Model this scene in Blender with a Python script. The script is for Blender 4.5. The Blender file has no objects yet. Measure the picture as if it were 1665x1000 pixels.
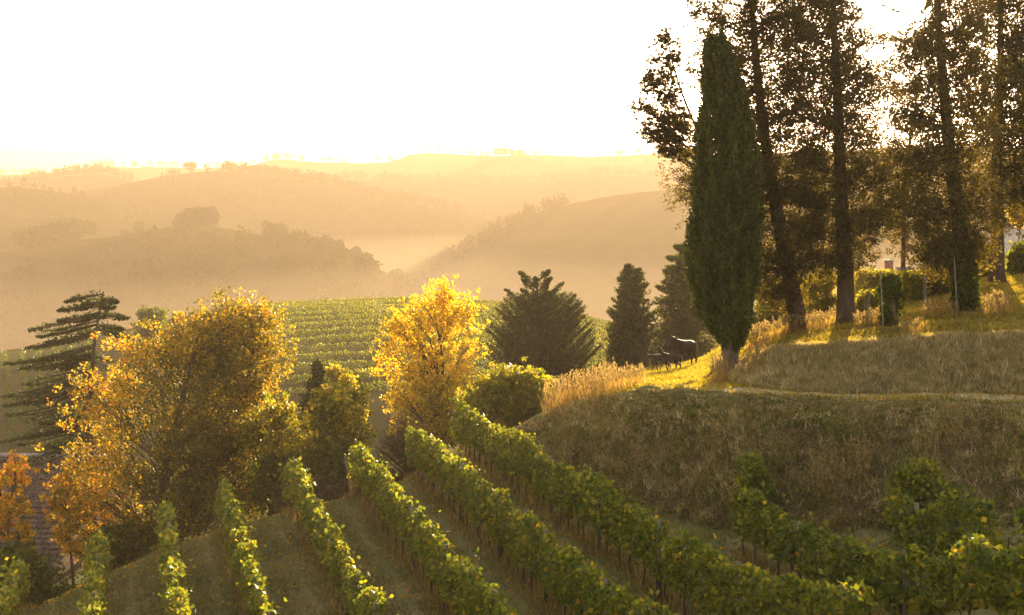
import bpy, bmesh, math
import numpy as np
from math import radians, sin, cos, tan, pi

# ---------------------------------------------------------------- camera, sky, sun, exposure
SC = bpy.context.scene
COL = SC.collection
F, YH, CX = 2312.5, 300.0, 832.5          # focal length in photo pixels, eye-level row, centre column
cam = bpy.data.cameras.new("camera"); camo = bpy.data.objects.new("camera", cam); COL.objects.link(camo)
cam.lens = 50; cam.sensor_width = 36; cam.shift_y = -200 / 1665.0
cam.clip_start = 0.2; cam.clip_end = 20000
camo.location = (0, 0, 0); camo.rotation_euler = (radians(90), 0, 0)
SC.camera = camo

SUN_EL, SUN_AZ = radians(6.8), radians(15.05)   # azimuth to the right of straight ahead (+Y)
W = bpy.data.worlds.new("World"); SC.world = W; W.use_nodes = True
nt = W.node_tree; nt.nodes.clear()
sky = nt.nodes.new("ShaderNodeTexSky"); sky.sky_type = 'NISHITA'; sky.sun_disc = False
sky.sun_elevation = SUN_EL; sky.sun_rotation = SUN_AZ
sky.air_density = 1.0; sky.dust_density = 1.2; sky.ozone_density = 1.0
mul = nt.nodes.new("ShaderNodeMix"); mul.data_type = 'RGBA'; mul.blend_type = 'MULTIPLY'
mul.inputs[0].default_value = 1.0; mul.inputs[7].default_value = (1.0, 0.86, 0.80, 1)   # camera's warm white balance
bg = nt.nodes.new("ShaderNodeBackground"); bg.inputs[1].default_value = 0.12
wo = nt.nodes.new("ShaderNodeOutputWorld")
hs = nt.nodes.new('ShaderNodeHueSaturation'); hs.inputs['Saturation'].default_value = 0.55
nt.links.new(sky.outputs[0], hs.inputs['Color']); nt.links.new(hs.outputs[0], mul.inputs[6]); nt.links.new(mul.outputs[2], bg.inputs[0]); nt.links.new(bg.outputs[0], wo.inputs[0])

sl = bpy.data.lights.new("sun", 'SUN'); sl.energy = 5.0; sl.angle = radians(0.5); sl.color = (1.0, 0.78, 0.44)
so = bpy.data.objects.new("sun", sl); COL.objects.link(so)
SUNV = np.array([sin(SUN_AZ) * cos(SUN_EL), cos(SUN_AZ) * cos(SUN_EL), sin(SUN_EL)])
from mathutils import Vector
so.rotation_euler = Vector(SUNV).to_track_quat('Z', 'Y').to_euler(); so.location = (30, 60, 60)

SC.view_settings.view_transform = 'Standard'; SC.view_settings.look = 'None'
SC.view_settings.exposure = 2.8; SC.view_settings.gamma = 1.0
SC.cycles.max_bounces = 5; SC.cycles.diffuse_bounces = 3; SC.cycles.glossy_bounces = 1
SC.cycles.transmission_bounces = 4; SC.cycles.volume_bounces = 0; SC.cycles.transparent_max_bounces = 4
SC.cycles.use_denoising = True; SC.cycles.sample_clamp_indirect = 6
SC.cycles.use_adaptive_sampling = True; SC.cycles.adaptive_threshold = 0.02
SC.cycles.caustics_reflective = False; SC.cycles.caustics_refractive = False

# ---------------------------------------------------------------- helpers
R = np.random.default_rng(11)
def P(px, py, D):
    return np.array([(px - CX) / F * D, D, (YH - py) / F * D])

def tag(o, label=None, cat=None, group=None, kind=None):
    if label: o["label"] = label
    if cat: o["category"] = cat
    if group: o["group"] = group
    if kind: o["kind"] = kind
    return o
def empty(name, loc, label=None, cat=None, group=None):
    o = bpy.data.objects.new(name, None); COL.objects.link(o); o.location = tuple(float(v) for v in loc)
    o.empty_display_size = 0.3
    return tag(o, label, cat, group)
def mesh_np(name, V, faces, mat, parent=None, tint=None, smooth=False, world=True):
    """V Nx3; faces = list of (array MxK) blocks; verts given in world space"""
    V = np.asarray(V, dtype=np.float32).reshape(-1, 3)
    if parent is not None and world: V = V - np.array(parent.matrix_world.translation if False else PLOC(parent), dtype=np.float32)
    me = bpy.data.meshes.new(name)
    if isinstance(faces, np.ndarray): faces = [faces]
    loops = np.concatenate([f.reshape(-1) for f in faces]).astype(np.int32)
    sizes = np.concatenate([np.full(len(f), f.shape[1]) for f in faces]).astype(np.int32)
    starts = np.concatenate([[0], np.cumsum(sizes)[:-1]]).astype(np.int32)
    me.vertices.add(len(V)); me.vertices.foreach_set("co", V.ravel())
    me.loops.add(len(loops)); me.loops.foreach_set("vertex_index", loops)
    me.polygons.add(len(sizes)); me.polygons.foreach_set("loop_start", starts)
    try: me.polygons.foreach_set("loop_total", sizes)
    except Exception: pass
    if smooth: me.polygons.foreach_set("use_smooth", np.ones(len(sizes), dtype=bool))
    if tint is not None:
        a = me.attributes.new("tint", 'FLOAT', 'POINT'); a.data.foreach_set("value", np.asarray(tint, dtype=np.float32))
    me.update(calc_edges=True); me.materials.append(mat)
    o = bpy.data.objects.new(name, me); COL.objects.link(o)
    if parent is not None: o.parent = parent
    return o
def PLOC(o):
    l = np.array(o.location)
    while o.parent is not None:
        o = o.parent; l = l + np.array(o.location)
    return l
def norm(v): return v / np.maximum(np.linalg.norm(v, axis=-1, keepdims=True), 1e-9)

class Acc:
    """collects polygons of one material into one mesh"""
    def __init__(s): s.V = []; s.F4 = []; s.F3 = []; s.n = 0; s.T = []
    def add(s, V, F, tint=0.5):
        V = np.asarray(V, float).reshape(-1, 3); F = np.asarray(F, int)
        (s.F4 if F.shape[1] == 4 else s.F3).append(F + s.n)
        s.V.append(V); s.T.append(np.broadcast_to(np.asarray(tint, float), (len(V),)).copy()); s.n += len(V)
    def tube(s, pts, rad, k=6, cap=True, tint=0.5):
        pts = np.asarray(pts, float); rad = np.broadcast_to(np.asarray(rad, float), (len(pts),))
        d = np.gradient(pts, axis=0); d = norm(d)
        ref = np.array([0, 0, 1.0]) if abs(d[0][2]) < .9 else np.array([1.0, 0, 0])
        u = norm(np.cross(d, ref)); w = norm(np.cross(d, u))
        a = np.linspace(0, 2 * pi, k, endpoint=False)
        ring = pts[:, None] + rad[:, None, None] * (np.cos(a)[None, :, None] * u[:, None] + np.sin(a)[None, :, None] * w[:, None])
        V = ring.reshape(-1, 3); n = len(pts)
        i = np.arange(n - 1)[:, None] * k; j = np.arange(k)[None]; j2 = (j + 1) % k
        Fq = np.stack([i + j, i + j2, i + k + j2, i + k + j], -1).reshape(-1, 4)
        s.add(V, Fq, tint)
        if cap:
            c = np.vstack([ring[-1], pts[-1:]]); s.add(c, np.stack([np.arange(k), (np.arange(k) + 1) % k, np.full(k, k)], -1), tint)
    def box(s, c, size, rz=0, tint=0.5, top=1.0):
        x, y, z = np.array(size) / 2
        V = np.array([[-x, -y, -z], [x, -y, -z], [x, y, -z], [-x, y, -z], [-x * top, -y * top, z], [x * top, -y * top, z], [x * top, y * top, z], [-x * top, y * top, z]])
        c_, s_ = cos(rz), sin(rz); V = V @ np.array([[c_, s_, 0], [-s_, c_, 0], [0, 0, 1]]) + np.array(c)
        s.add(V, [[0, 3, 2, 1], [4, 5, 6, 7], [0, 1, 5, 4], [1, 2, 6, 5], [2, 3, 7, 6], [3, 0, 4, 7]], tint)
    def kites(s, C, size, d=None, tint=0.5, rng=R, aspect=.36, fold=.12):
        C = np.asarray(C, float); n = len(C); size = np.broadcast_to(np.asarray(size, float), (n,))[:, None]
        if d is None: d = norm(rng.normal(size=(n, 3)))
        w = norm(np.cross(d, rng.normal(size=(n, 3)))); nn = np.cross(d, w)
        V = np.stack([C - d * size * .5, C + w * size * aspect + nn * size * fold, C + d * size * .5, C - w * size * aspect + nn * size * fold], 1)
        s.add(V.reshape(-1, 3), (np.arange(n) * 4)[:, None] + np.arange(4)[None], np.repeat(np.broadcast_to(tint, (n,)), 4))
    def build(s, name, mat, parent=None, smooth=False):
        V = np.concatenate(s.V); fs = []
        if s.F4: fs.append(np.concatenate(s.F4))
        if s.F3: fs.append(np.concatenate(s.F3))
        return mesh_np(name, V, fs, mat, parent, np.concatenate(s.T), smooth)

def wave(x, y, s, seed=0):
    """cheap smooth value noise from summed sines, about -1..1"""
    r = np.random.default_rng(seed); o = 0
    for k in range(7):
        a = r.uniform(0, 2 * pi); f = r.uniform(.5, 1.8) / s; p = r.uniform(0, 7)
        o = o + np.sin((x * np.cos(a) + y * np.sin(a)) * f * 2 * pi / 2.2 + p + 1.7 * np.sin((x * np.sin(a) - y * np.cos(a)) * f + p))
    return o / 4.0

# ---------------------------------------------------------------- materials
def mat_new(name):
    m = bpy.data.materials.new(name); m.use_nodes = True; n = m.node_tree; n.nodes.clear()
    out = n.nodes.new("ShaderNodeOutputMaterial"); return m, n, out
def ramp(n, stops):
    r = n.nodes.new("ShaderNodeValToRGB"); e = r.color_ramp.elements
    while len(e) < len(stops): e.new(0.5)
    for el, (p, c) in zip(e, stops): el.position = p; el.color = (*c, 1)
    return r
def leaf_mat(name, stops, trans=0.5, tcol=(2.3, 2.0, .9), rough=.55, spec=.25):
    m, n, out = mat_new(name); L = n.links.new
    at = n.nodes.new("ShaderNodeAttribute"); at.attribute_name = "tint"
    r = ramp(n, stops); L(at.outputs["Fac"], r.inputs[0])
    p = n.nodes.new("ShaderNodeBsdfPrincipled"); p.inputs["Roughness"].default_value = rough; p.inputs["Specular IOR Level"].default_value = spec
    L(r.outputs[0], p.inputs["Base Color"])
    tm = n.nodes.new("ShaderNodeMix"); tm.data_type = 'RGBA'; tm.blend_type = 'MULTIPLY'; tm.inputs[0].default_value = 1; tm.clamp_result = False
    tm.inputs[7].default_value = (*tcol, 1); L(r.outputs[0], tm.inputs[6])
    t = n.nodes.new("ShaderNodeBsdfTranslucent"); L(tm.outputs[2], t.inputs[0])
    mx = n.nodes.new("ShaderNodeMixShader"); mx.inputs[0].default_value = trans
    L(p.outputs[0], mx.inputs[1]); L(t.outputs[0], mx.inputs[2]); L(mx.outputs[0], out.inputs[0]); return m
def solid_mat(name, stops, scale=3.0, rough=.9, bump=.3, stretch=(1, 1, 1), detail=6, bscale=None, coord="Object", bdist=.05):
    m, n, out = mat_new(name); L = n.links.new
    tc = n.nodes.new("ShaderNodeTexCoord"); mp = n.nodes.new("ShaderNodeMapping"); mp.inputs["Scale"].default_value = stretch
    L(tc.outputs[coord], mp.inputs[0])
    nz = n.nodes.new("ShaderNodeTexNoise"); nz.inputs["Scale"].default_value = scale; nz.inputs["Detail"].default_value = detail; nz.inputs["Roughness"].default_value = .65
    L(mp.outputs[0], nz.inputs[0]); r = ramp(n, stops); L(nz.outputs[0], r.inputs[0])
    p = n.nodes.new("ShaderNodeBsdfPrincipled"); p.inputs["Roughness"].default_value = rough; p.inputs["Specular IOR Level"].default_value = 0.0 if rough > .84 else .2
    L(r.outputs[0], p.inputs["Base Color"])
    if bump:
        n2 = n.nodes.new("ShaderNodeTexNoise"); n2.inputs["Scale"].default_value = bscale or scale * 4; n2.inputs["Detail"].default_value = 5; L(mp.outputs[0], n2.inputs[0])
        b = n.nodes.new("ShaderNodeBump"); b.inputs["Strength"].default_value = bump; b.inputs["Distance"].default_value = bdist
        L(n2.outputs[0], b.inputs["Height"]); L(b.outputs[0], p.inputs["Normal"])
    L(p.outputs[0], out.inputs[0]); return m

M = {}
M['vine'] = leaf_mat("vine_leaves", [(0, (.03, .05, .008)), (.45, (.075, .105, .012)), (.75, (.15, .16, .018)), (.96, (.28, .24, .02)), (1, (.30, .20, .02))], .5)
M['orange'] = leaf_mat("autumn_leaves", [(0, (.045, .055, .010)), (.35, (.13, .125, .014)), (.6, (.28, .22, .017)), (.82, (.46, .29, .018)), (1, (.52, .22, .014))], .5, (1.8, 1.5, .7))
M['yellow'] = leaf_mat("yellow_leaves", [(0, (.16, .15, .014)), (.4, (.46, .35, .02)), (.7, (.64, .44, .02)), (1, (.66, .34, .018))], .55, (1.5, 1.4, .7))
M['green'] = leaf_mat("green_leaves", [(0, (.03, .045, .008)), (.5, (.085, .11, .012)), (.8, (.2, .19, .02)), (1, (.36, .26, .02))], .5)
M['conifer'] = leaf_mat("conifer_needles", [(0, (.016, .028, .012)), (.6, (.03, .048, .016)), (1, (.13, .135, .04))], .38, (1.9, 1.5, .6), .65, .15)
M['pine'] = leaf_mat("pine_needles", [(0, (.035, .038, .014)), (.6, (.075, .072, .022)), (1, (.14, .12, .035))], .42, (2.6, 1.9, .6), .65, .15)
M['cypress'] = leaf_mat("cypress_needles", [(0, (.025, .032, .010)), (.5, (.07, .08, .018)), (1, (.16, .165, .035))], .25, (1.2, 1.05, .5), .7, .1)
M['brown'] = leaf_mat("brown_twigs", [(0, (.05, .032, .018)), (.6, (.11, .065, .035)), (1, (.17, .1, .05))], .3, (1.2, 1, .7))
M['dry'] = leaf_mat("dry_grass_blades", [(0, (.06, .06, .018)), (.4, (.15, .12, .04)), (.75, (.30, .22, .09)), (1, (.46, .35, .18))], .5, (1.9, 1.45, .7), .7, .1)
M['bank'] = leaf_mat('bank_vegetation', [(0, (.06, .062, .022)), (.35, (.16, .145, .055)), (.6, (.27, .225, .10)), (.85, (.42, .34, .18)), (1, (.58, .48, .32))], .4, (1.7, 1.5, .7), .7, .05)
M['sunny'] = leaf_mat('meadow_grass', [(0, (.07, .068, .018)), (.4, (.18, .155, .03)), (.7, (.30, .235, .05)), (1, (.42, .31, .11))], .5, (1.9, 1.7, .6), .7, .05)
M['grass'] = leaf_mat("grass_blades", [(0, (.075, .085, .025)), (.4, (.15, .155, .048)), (.75, (.26, .225, .09)), (1, (.24, .18, .08))], .4, (1.8, 1.6, .6), .7, .1)
M['plume'] = leaf_mat("grass_plumes", [(0, (.18, .135, .05)), (1, (.42, .32, .14))], .5, (1.15, 1, .75), .8, .05)
M['wood'] = leaf_mat("far_wood_leaves", [(0, (.02, .025, .008)), (.7, (.045, .045, .012)), (1, (.10, .07, .015))], .2, (1.0, 1.0, .6), .9, 0.0)
M['bark'] = solid_mat("bark", [(.3, (.045, .03, .02)), (.7, (.12, .085, .055))], 6, .95, .8, (1, 1, .25), bdist=.03)
M['bark_pale'] = solid_mat("pale_bark", [(.3, (.09, .065, .04)), (.7, (.2, .15, .1))], 6, .95, .6, (1, 1, .25))
M['ground'] = solid_mat("ground_soil_grass", [(.30, (.10, .10, .038)), (.5, (.16, .15, .055)), (.62, (.23, .195, .085)), (.75, (.13, .145, .045))], .55, .95, .7, detail=10, bscale=9, bdist=.08)
M['path'] = solid_mat("worn_path", [(.3, (.26, .22, .11)), (.55, (.42, .34, .19)), (.75, (.26, .23, .10))], 1.2, .95, .5, detail=8, bscale=12)
M['hill'] = solid_mat("hill_fields", [(.38, (.018, .018, .007)), (.48, (.04, .037, .010)), (.56, (.022, .02, .007)), (.66, (.07, .055, .018))], .010, .95, .6, detail=8, bscale=.06, bdist=3)
M['midhill'] = solid_mat("vineyard_hill_soil", [(.35, (.06, .055, .02)), (.6, (.10, .085, .035)), (.75, (.14, .11, .05))], .15, .95, .6, detail=8, bscale=2)
M['post'] = solid_mat("weathered_wood", [(.3, (.10, .08, .06)), (.7, (.24, .20, .15))], 8, .9, .4, (1, 1, .2))
M['concrete'] = solid_mat("concrete", [(.3, (.30, .28, .24)), (.7, (.45, .42, .37))], 14, .85, .3)
M['plaster'] = solid_mat("old_plaster", [(.3, (.45, .38, .33)), (.55, (.62, .56, .50)), (.75, (.40, .25, .18))], 1.6, .9, .3)
M['tile'] = solid_mat("clay_tiles", [(.32, (.04, .026, .022)), (.5, (.08, .055, .044)), (.68, (.16, .115, .09))], 2.2, .9, .4, detail=8)
M['ridge'] = solid_mat('mortared_ridge', [(.3, (.18, .13, .12)), (.7, (.38, .32, .30))], 4, .9, .3)
M['stone'] = solid_mat('barn_stone', [(.3, (.06, .045, .035)), (.7, (.16, .12, .09))], 3, .9, .5)
M['tile2'] = solid_mat("red_tiles", [(.3, (.16, .07, .05)), (.7, (.28, .13, .09))], 6, .9, .4)
M['dark'] = solid_mat("dark_opening", [(.3, (.015, .012, .01)), (.7, (.03, .025, .02))], 4, .8, 0)
M['metal'] = solid_mat("galvanised_wire", [(.3, (.12, .12, .11)), (.7, (.2, .2, .19))], 4, .9, 0)
M['horse'] = solid_mat("dark_bay_coat", [(.3, (.02, .012, .008)), (.7, (.045, .025, .015))], 3, .6, .1)
M['foal'] = solid_mat("brown_foal_coat", [(.3, (.03, .018, .012)), (.7, (.06, .035, .022))], 3, .6, .1)
M['hair'] = solid_mat("pale_mane_hair", [(.3, (.12, .08, .05)), (.7, (.3, .22, .14))], 20, .7, .2, (1, 1, .2))
M['farhouse'] = solid_mat("far_house_wall", [(.3, (.35, .28, .2)), (.7, (.45, .36, .28))], .3, .9, 0)

# ---------------------------------------------------------------- near terrain
COLS = {  # photo column: feature points (distance, metres below the eye)
 -1600: [(33, 14), (40, 16), (45, 18), (50, 20), (60, 23), (75, 26), (100, 30), (140, 36), (300, 75)],
 -300: [(33, 12.9), (41, 13.9), (45, 15.2), (50, 17.6), (60, 20.5), (75, 22), (100, 25), (140, 31), (300, 75)],
 60: [(33, 12.3), (44, 13.1), (47, 14.1), (52, 16.8), (60, 19), (75, 21), (100, 24), (140, 30), (300, 75)],
 150: [(33, 12.2), (46, 12.85), (49, 13.7), (54, 16.2), (62, 18.2), (75, 20), (100, 23), (140, 30), (300, 75)],
 260: [(33, 12.1), (48, 12.4), (51, 13.2), (56, 15.5), (63, 17.5), (76, 19.5), (100, 22.5), (140, 30), (300, 75)],
 365: [(33, 12.0), (50, 12.15), (53, 12.9), (58, 15), (64, 17), (76, 19), (100, 22), (140, 30), (300, 75)],
 470: [(33, 11.85), (50, 11.5), (53, 12.3), (58, 14), (64, 16), (76, 18), (100, 21), (140, 30), (300, 75)],
 580: [(33, 11.7), (51, 11.2), (54, 11.9), (59, 13.5), (65, 15.5), (76, 17), (100, 20), (140, 30), (300, 75)],
 670: [(33, 11.45), (53, 11.0), (56, 11.6), (60, 13), (66, 14.5), (78, 16), (100, 19), (140, 30), (300, 75)],
 760: [(33, 11.2), (55, 10.75), (58, 10.9), (62, 12), (68, 13.5), (80, 15), (100, 18), (140, 30), (300, 75)],
 830: [(33, 11.1), (53, 10.45), (57, 9.9), (62, 10.8), (70, 12.2), (84, 14), (100, 17), (140, 28), (300, 75)],
 900: [(33, 10.95), (50, 10.2), (56, 8.7), (62, 9.6), (70, 11.5), (86, 13.5), (100, 16), (140, 28), (300, 75)],
 975: [(33, 10.8), (47, 9.95), (52, 7.75), (60, 8.7), (72, 10.3), (86, 12), (100, 15), (140, 26), (300, 75)],
 1050: [(33, 10.7), (43, 9.6), (48, 6.9), (60, 8.2), (75, 9.9), (88, 11.42), (102, 14), (140, 24), (300, 75)],
 1130: [(33, 10.5), (41, 9.4), (45.5, 6.6), (58, 7.75), (74, 9.4), (88, 11.1), (104, 13.5), (140, 22), (300, 70)],
 1165: [(33, 10.4), (40, 9.35), (44.3, 6.5), (50, 6.75), (58, 7.4), (78, 9.3), (104, 12), (140, 20), (300, 70)],
 1200: [(33, 10.2), (39, 9.2), (43, 6.38), (46, 6.5), (50.5, 6.3), (57, 6.6), (96, 10), (140, 17), (300, 65)],
 1250: [(33, 10.0), (38.5, 9.0), (42.6, 6.36), (44.5, 6.48), (47.3, 5.45), (57, 6.0), (88, 8.3), (135, 14), (300, 60)],
 1350: [(33, 9.7), (37.5, 8.76), (42, 6.32), (44, 6.43), (46.3, 5.23), (55, 5.4), (80, 6.4), (130, 11), (300, 55)],
 1450: [(33, 9.4), (36.8, 8.5), (41.7, 6.3), (43.6, 6.4), (46, 5.08), (55, 5.0), (78, 5.6), (130, 10), (300, 50)],
 1570: [(33, 8.8), (35.6, 8.1), (41.2, 6.3), (43.2, 6.4), (45.5, 4.93), (54, 4.5), (74, 4.3), (130, 6.6), (300, 45)],
 1665: [(33, 8.4), (35, 7.9), (41, 6.3), (43, 6.4), (45, 4.78), (54, 3.9), (70, 3.7), (130, 6.2), (300, 45)],
 2300: [(33, 7.6), (34.5, 7.3), (41, 6.2), (43, 6.3), (45, 4.5), (54, 3.0), (70, 2.6), (130, 5.5), (300, 45)],
 4200: [(33, 7.6), (34.5, 7.3), (41, 6.2), (43, 6.3), (45, 4.5), (54, 3.0), (70, 2.6), (130, 5.5), (300, 45)],
}
_px = np.array(sorted(COLS)); _tab = np.array([COLS[p] for p in _px])       # cols x K x 2
_first = np.array([[(3, 1.75), (22, COLS[p][0][1] - .35)] for p in _px]); _tab = np.concatenate([_first, _tab], 1)
_g = np.arange(-1600, 4201, 10.0)
_ker = np.exp(-.5 * (np.arange(-6, 7) / 2.2) ** 2); _ker /= _ker.sum()
FD = np.stack([np.convolve(np.pad(np.interp(_g, _px, _tab[:, k, 0]), 6, mode='edge'), _ker, 'valid') for k in range(_tab.shape[1])])
FZ = np.stack([np.convolve(np.pad(np.interp(_g, _px, _tab[:, k, 1]), 6, mode='edge'), _ker, 'valid') for k in range(_tab.shape[1])])
def gz_px(px, D):
    px, D = np.broadcast_arrays(np.asarray(px, float), np.asarray(D, float))
    d = [np.interp(px, _g, r) for r in FD]; z = [np.interp(px, _g, r) for r in FZ]
    out = z[0].copy() if hasattr(z[0], 'copy') else np.array(z[0])
    out = np.where(D >= d[-1], z[-1], out)
    for k in range(len(d) - 1):
        t = np.clip((D - d[k]) / (d[k + 1] - d[k]), 0, 1)
        out = np.where((D >= d[k]) & (D < d[k + 1]), z[k] + (z[k + 1] - z[k]) * t, out)
    x = (px - CX) / F * D
    nz = .07 * wave(x, D, 3.0, 3) + .035 * wave(x, D, .9, 4) + np.clip((D - 60) / 100, 0, 1) * .5 * wave(x, D, 14, 5)
    rough = np.exp(-((px - 1250) / 500.) ** 2)
    return -(out + nz)
def gz(x, y):
    y = np.maximum(np.asarray(y, float), 2.0); return gz_px(CX + F * np.asarray(x, float) / y, y)

Dg = np.concatenate([np.linspace(3, 24, 22), np.arange(24.5, 62, .25), np.arange(62, 110, .6), np.geomspace(110, 300, 50)])
pg = np.concatenate([np.arange(-1600, -200, 40), np.arange(-200, 1900, 8.0), np.arange(1900, 4201, 50)])
PX, DD = np.meshgrid(pg, Dg); ZZ = gz_px(PX, DD); XX = (PX - CX) / F * DD
V = np.stack([XX, DD, ZZ], -1).reshape(-1, 3); nc = len(pg)
i = (np.arange(len(Dg) - 1)[:, None] * nc + np.arange(nc - 1)[None]).reshape(-1)
tag(mesh_np("ground", V, np.stack([i, i + 1, i + nc + 1, i + nc], -1), M['ground'], smooth=True), kind='structure')
# valley floor out to the far distance
vp = Acc(); n_ = 60
gx = np.linspace(-3400, 3400, n_); gy = np.linspace(-340, 2590, n_); X_, Y_ = np.meshgrid(gx, gy)
Vv = np.stack([X_, Y_, -108 + 3 * wave(X_, Y_, 600, 2)], -1).reshape(-1, 3); i = (np.arange(n_ - 1)[:, None] * n_ + np.arange(n_ - 1)[None]).reshape(-1)
vp.add(Vv, np.stack([i, i + 1, i + n_ + 1, i + n_], -1))
tag(vp.build("valley_ground", M['hill'], smooth=True), kind='structure')

# worn grassy track that runs along the terrace and opens into a small field
pxp = np.arange(1040, 4200, 12.0); vv = []
for p in pxp:
    d0, d1 = np.interp(p, _g, FD[4]), np.interp(p, _g, FD[5])
    if p < 1240: d1 = d0 + 2.2 + max(0, 1170 - p) * .02
    for t in np.linspace(.05, .98, 6):
        d = d0 + (d1 - d0) * t; q = P(p, 0, d); q[2] = gz_px(p, d) + (.012 if t < .1 else .025); vv.append(q)
n_ = len(pxp); i = (np.arange(n_ - 1)[:, None] * 6 + np.arange(5)[None]).reshape(-1)
tag(mesh_np("path", np.array(vv), np.stack([i, i + 6, i + 7, i + 1], -1), M['path'], smooth=True), kind='structure')

# ---------------------------------------------------------------- middle hill carrying the far vineyard
_mp = [-1500, -300, 0, 60, 130, 200, 300, 380, 450, 540, 640, 740, 800, 900, 980, 1060, 1200, 2600]
_my = [700, 640, 590, 582, 572, 550, 524, 508, 500, 494, 491, 492, 496, 512, 530, 548, 560, 600]
def mz(px, D):
    zc = (np.interp(px, _mp, _my) - YH) / F * 172.0
    zb = zc + 2.2 + .004 * np.abs(px - 640); t = (D - 106) / 66.0
    f = np.where(D < 106, zb + (106 - D) * .32, np.where(D < 172, zb + (zc - zb) * np.sin(np.clip(t, 0, 1) * pi / 2), zc + ((D - 172) / 40.0) ** 2 * 2.0 + (D - 172) * .03))
    return -(f + .12 * wave((px - CX) / F * D, D, 9, 8))
Dm = np.concatenate([np.arange(84, 176, 1.0), np.arange(178, 420, 8.0)]); pm = np.arange(-1500, 2601, 20.0)
PX, DD = np.meshgrid(pm, Dm); V = np.stack([(PX - CX) / F * DD, DD, np.maximum(mz(PX, DD), -105)], -1).reshape(-1, 3); nc = len(pm)
V = V[:]; keep = None
i = (np.arange(len(Dm) - 1)[:, None] * nc + np.arange(nc - 1)[None]); i = i[:, :int(np.searchsorted(pm, 1240))].reshape(-1)
tag(mesh_np("vineyard_hill", V, np.stack([i, i + 1, i + nc + 1, i + nc], -1), M['midhill'], smooth=True), kind='structure')

# ---------------------------------------------------------------- far hills
HILLS = []
def hill(crest, Dc, Df, vdrop, amp, seed, name="hills"):
    cp = np.array(crest, float); px = np.arange(cp[0, 0] - 200, cp[-1, 0] + 201, 8.0)
    zc = (YH - np.interp(px, cp[:, 0], cp[:, 1])) / F * Dc
    k = np.exp(-.5 * (np.arange(-5, 6) / 2.) ** 2); k /= k.sum(); zc = np.convolve(np.pad(zc, 5, mode='edge'), k, 'valid')
    def zf(p, D):
        z0 = np.interp(p, px, zc); x = (p - CX) / F * D
        t = np.clip((D - Df) / (Dc - Df), 0, 1); s = np.sin(t * pi / 2) ** 1.15
        tb = np.clip((D - Dc) / (Dc * .25), 0, 1); sb = 1 - tb ** 2 * (3 - 2 * tb)
        s = np.where(D <= Dc, s, sb)
        return -vdrop + (z0 + vdrop) * s + amp * wave(x, D, Dc * .11, seed) * (1 - s ** 4 * .92) * np.clip(s * 3, 0, 1) + amp * .06 * wave(x, D, Dc * .012, seed + 1)
    Dl = np.concatenate([np.linspace(Df, Dc, 46), np.linspace(Dc, Dc * 1.25, 14)[1:]])
    A, B = np.meshgrid(px, Dl); V = np.stack([(A - CX) / F * B, B, zf(A, B)], -1).reshape(-1, 3); nc = len(px)
    i = (np.arange(len(Dl) - 1)[:, None] * nc + np.arange(nc - 1)[None]).reshape(-1)
    tag(mesh_np(name, V, np.stack([i, i + 1, i + nc + 1, i + nc], -1), M['hill'], smooth=True), kind='structure')
    HILLS.append((zf, Dc, Df)); return zf
H1 = hill([(-900, 440), (-200, 418), (0, 412), (60, 400), (110, 392), (180, 385), (240, 376), (290, 366), (330, 366), (380, 374), (430, 384), (500, 398), (560, 416), (620, 440), (665, 470), (730, 520), (900, 600)], 650, 360, 92, 5, 21)
H2 = hill([(-900, 330), (-100, 306), (0, 305), (60, 307), (120, 314), (180, 326), (220, 342), (260, 366), (300, 400), (400, 460)], 850, 600, 98, 6, 22)
H3 = hill([(-300, 330), (100, 315), (160, 305), (215, 295), (250, 287), (300, 280), (350, 277), (400, 281), (450, 290), (520, 298), (560, 310), (610, 324), (680, 333), (760, 346), (830, 372), (950, 420), (1200, 470)], 1050, 780, 100, 8, 23)
HR = hill([(560, 520), (660, 462), (720, 424), (780, 390), (850, 352), (920, 333), (1000, 318), (1080, 309), (1150, 308), (1300, 330), (1500, 350), (2600, 370)], 850, 500, 95, 5, 24)
H4a = hill([(-400, 320), (0, 306), (40, 300), (80, 291), (130, 284), (165, 281), (200, 293), (250, 300), (400, 315)], 1200, 1000, 100, 6, 25)
H4 = hill([(380, 320), (460, 300), (540, 293), (600, 291), (680, 296), (730, 293), (800, 297), (860, 298), (900, 294), (950, 289), (1000, 284), (1050, 291), (1110, 302), (1300, 320), (2600, 330)], 1350, 1100, 100, 8, 26)
H5b = hill([(640, 310), (710, 296), (745, 280), (780, 264), (805, 253), (835, 251), (865, 258), (900, 266), (1000, 268), (1200, 266), (2600, 270)], 1650, 1400, 104, 12, 27)
H5 = hill([(-1500, 280), (0, 284), (110, 283), (150, 273), (180, 270), (215, 274), (250, 271), (300, 274), (400, 272), (430, 262), (460, 257), (510, 264), (600, 265), (640, 264), (660, 252), (685, 247), (730, 251), (780, 254), (900, 252), (960, 256), (1050, 250), (1200, 252), (1500, 240), (2800, 250)], 1950, 1700, 104, 14, 28)

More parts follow.
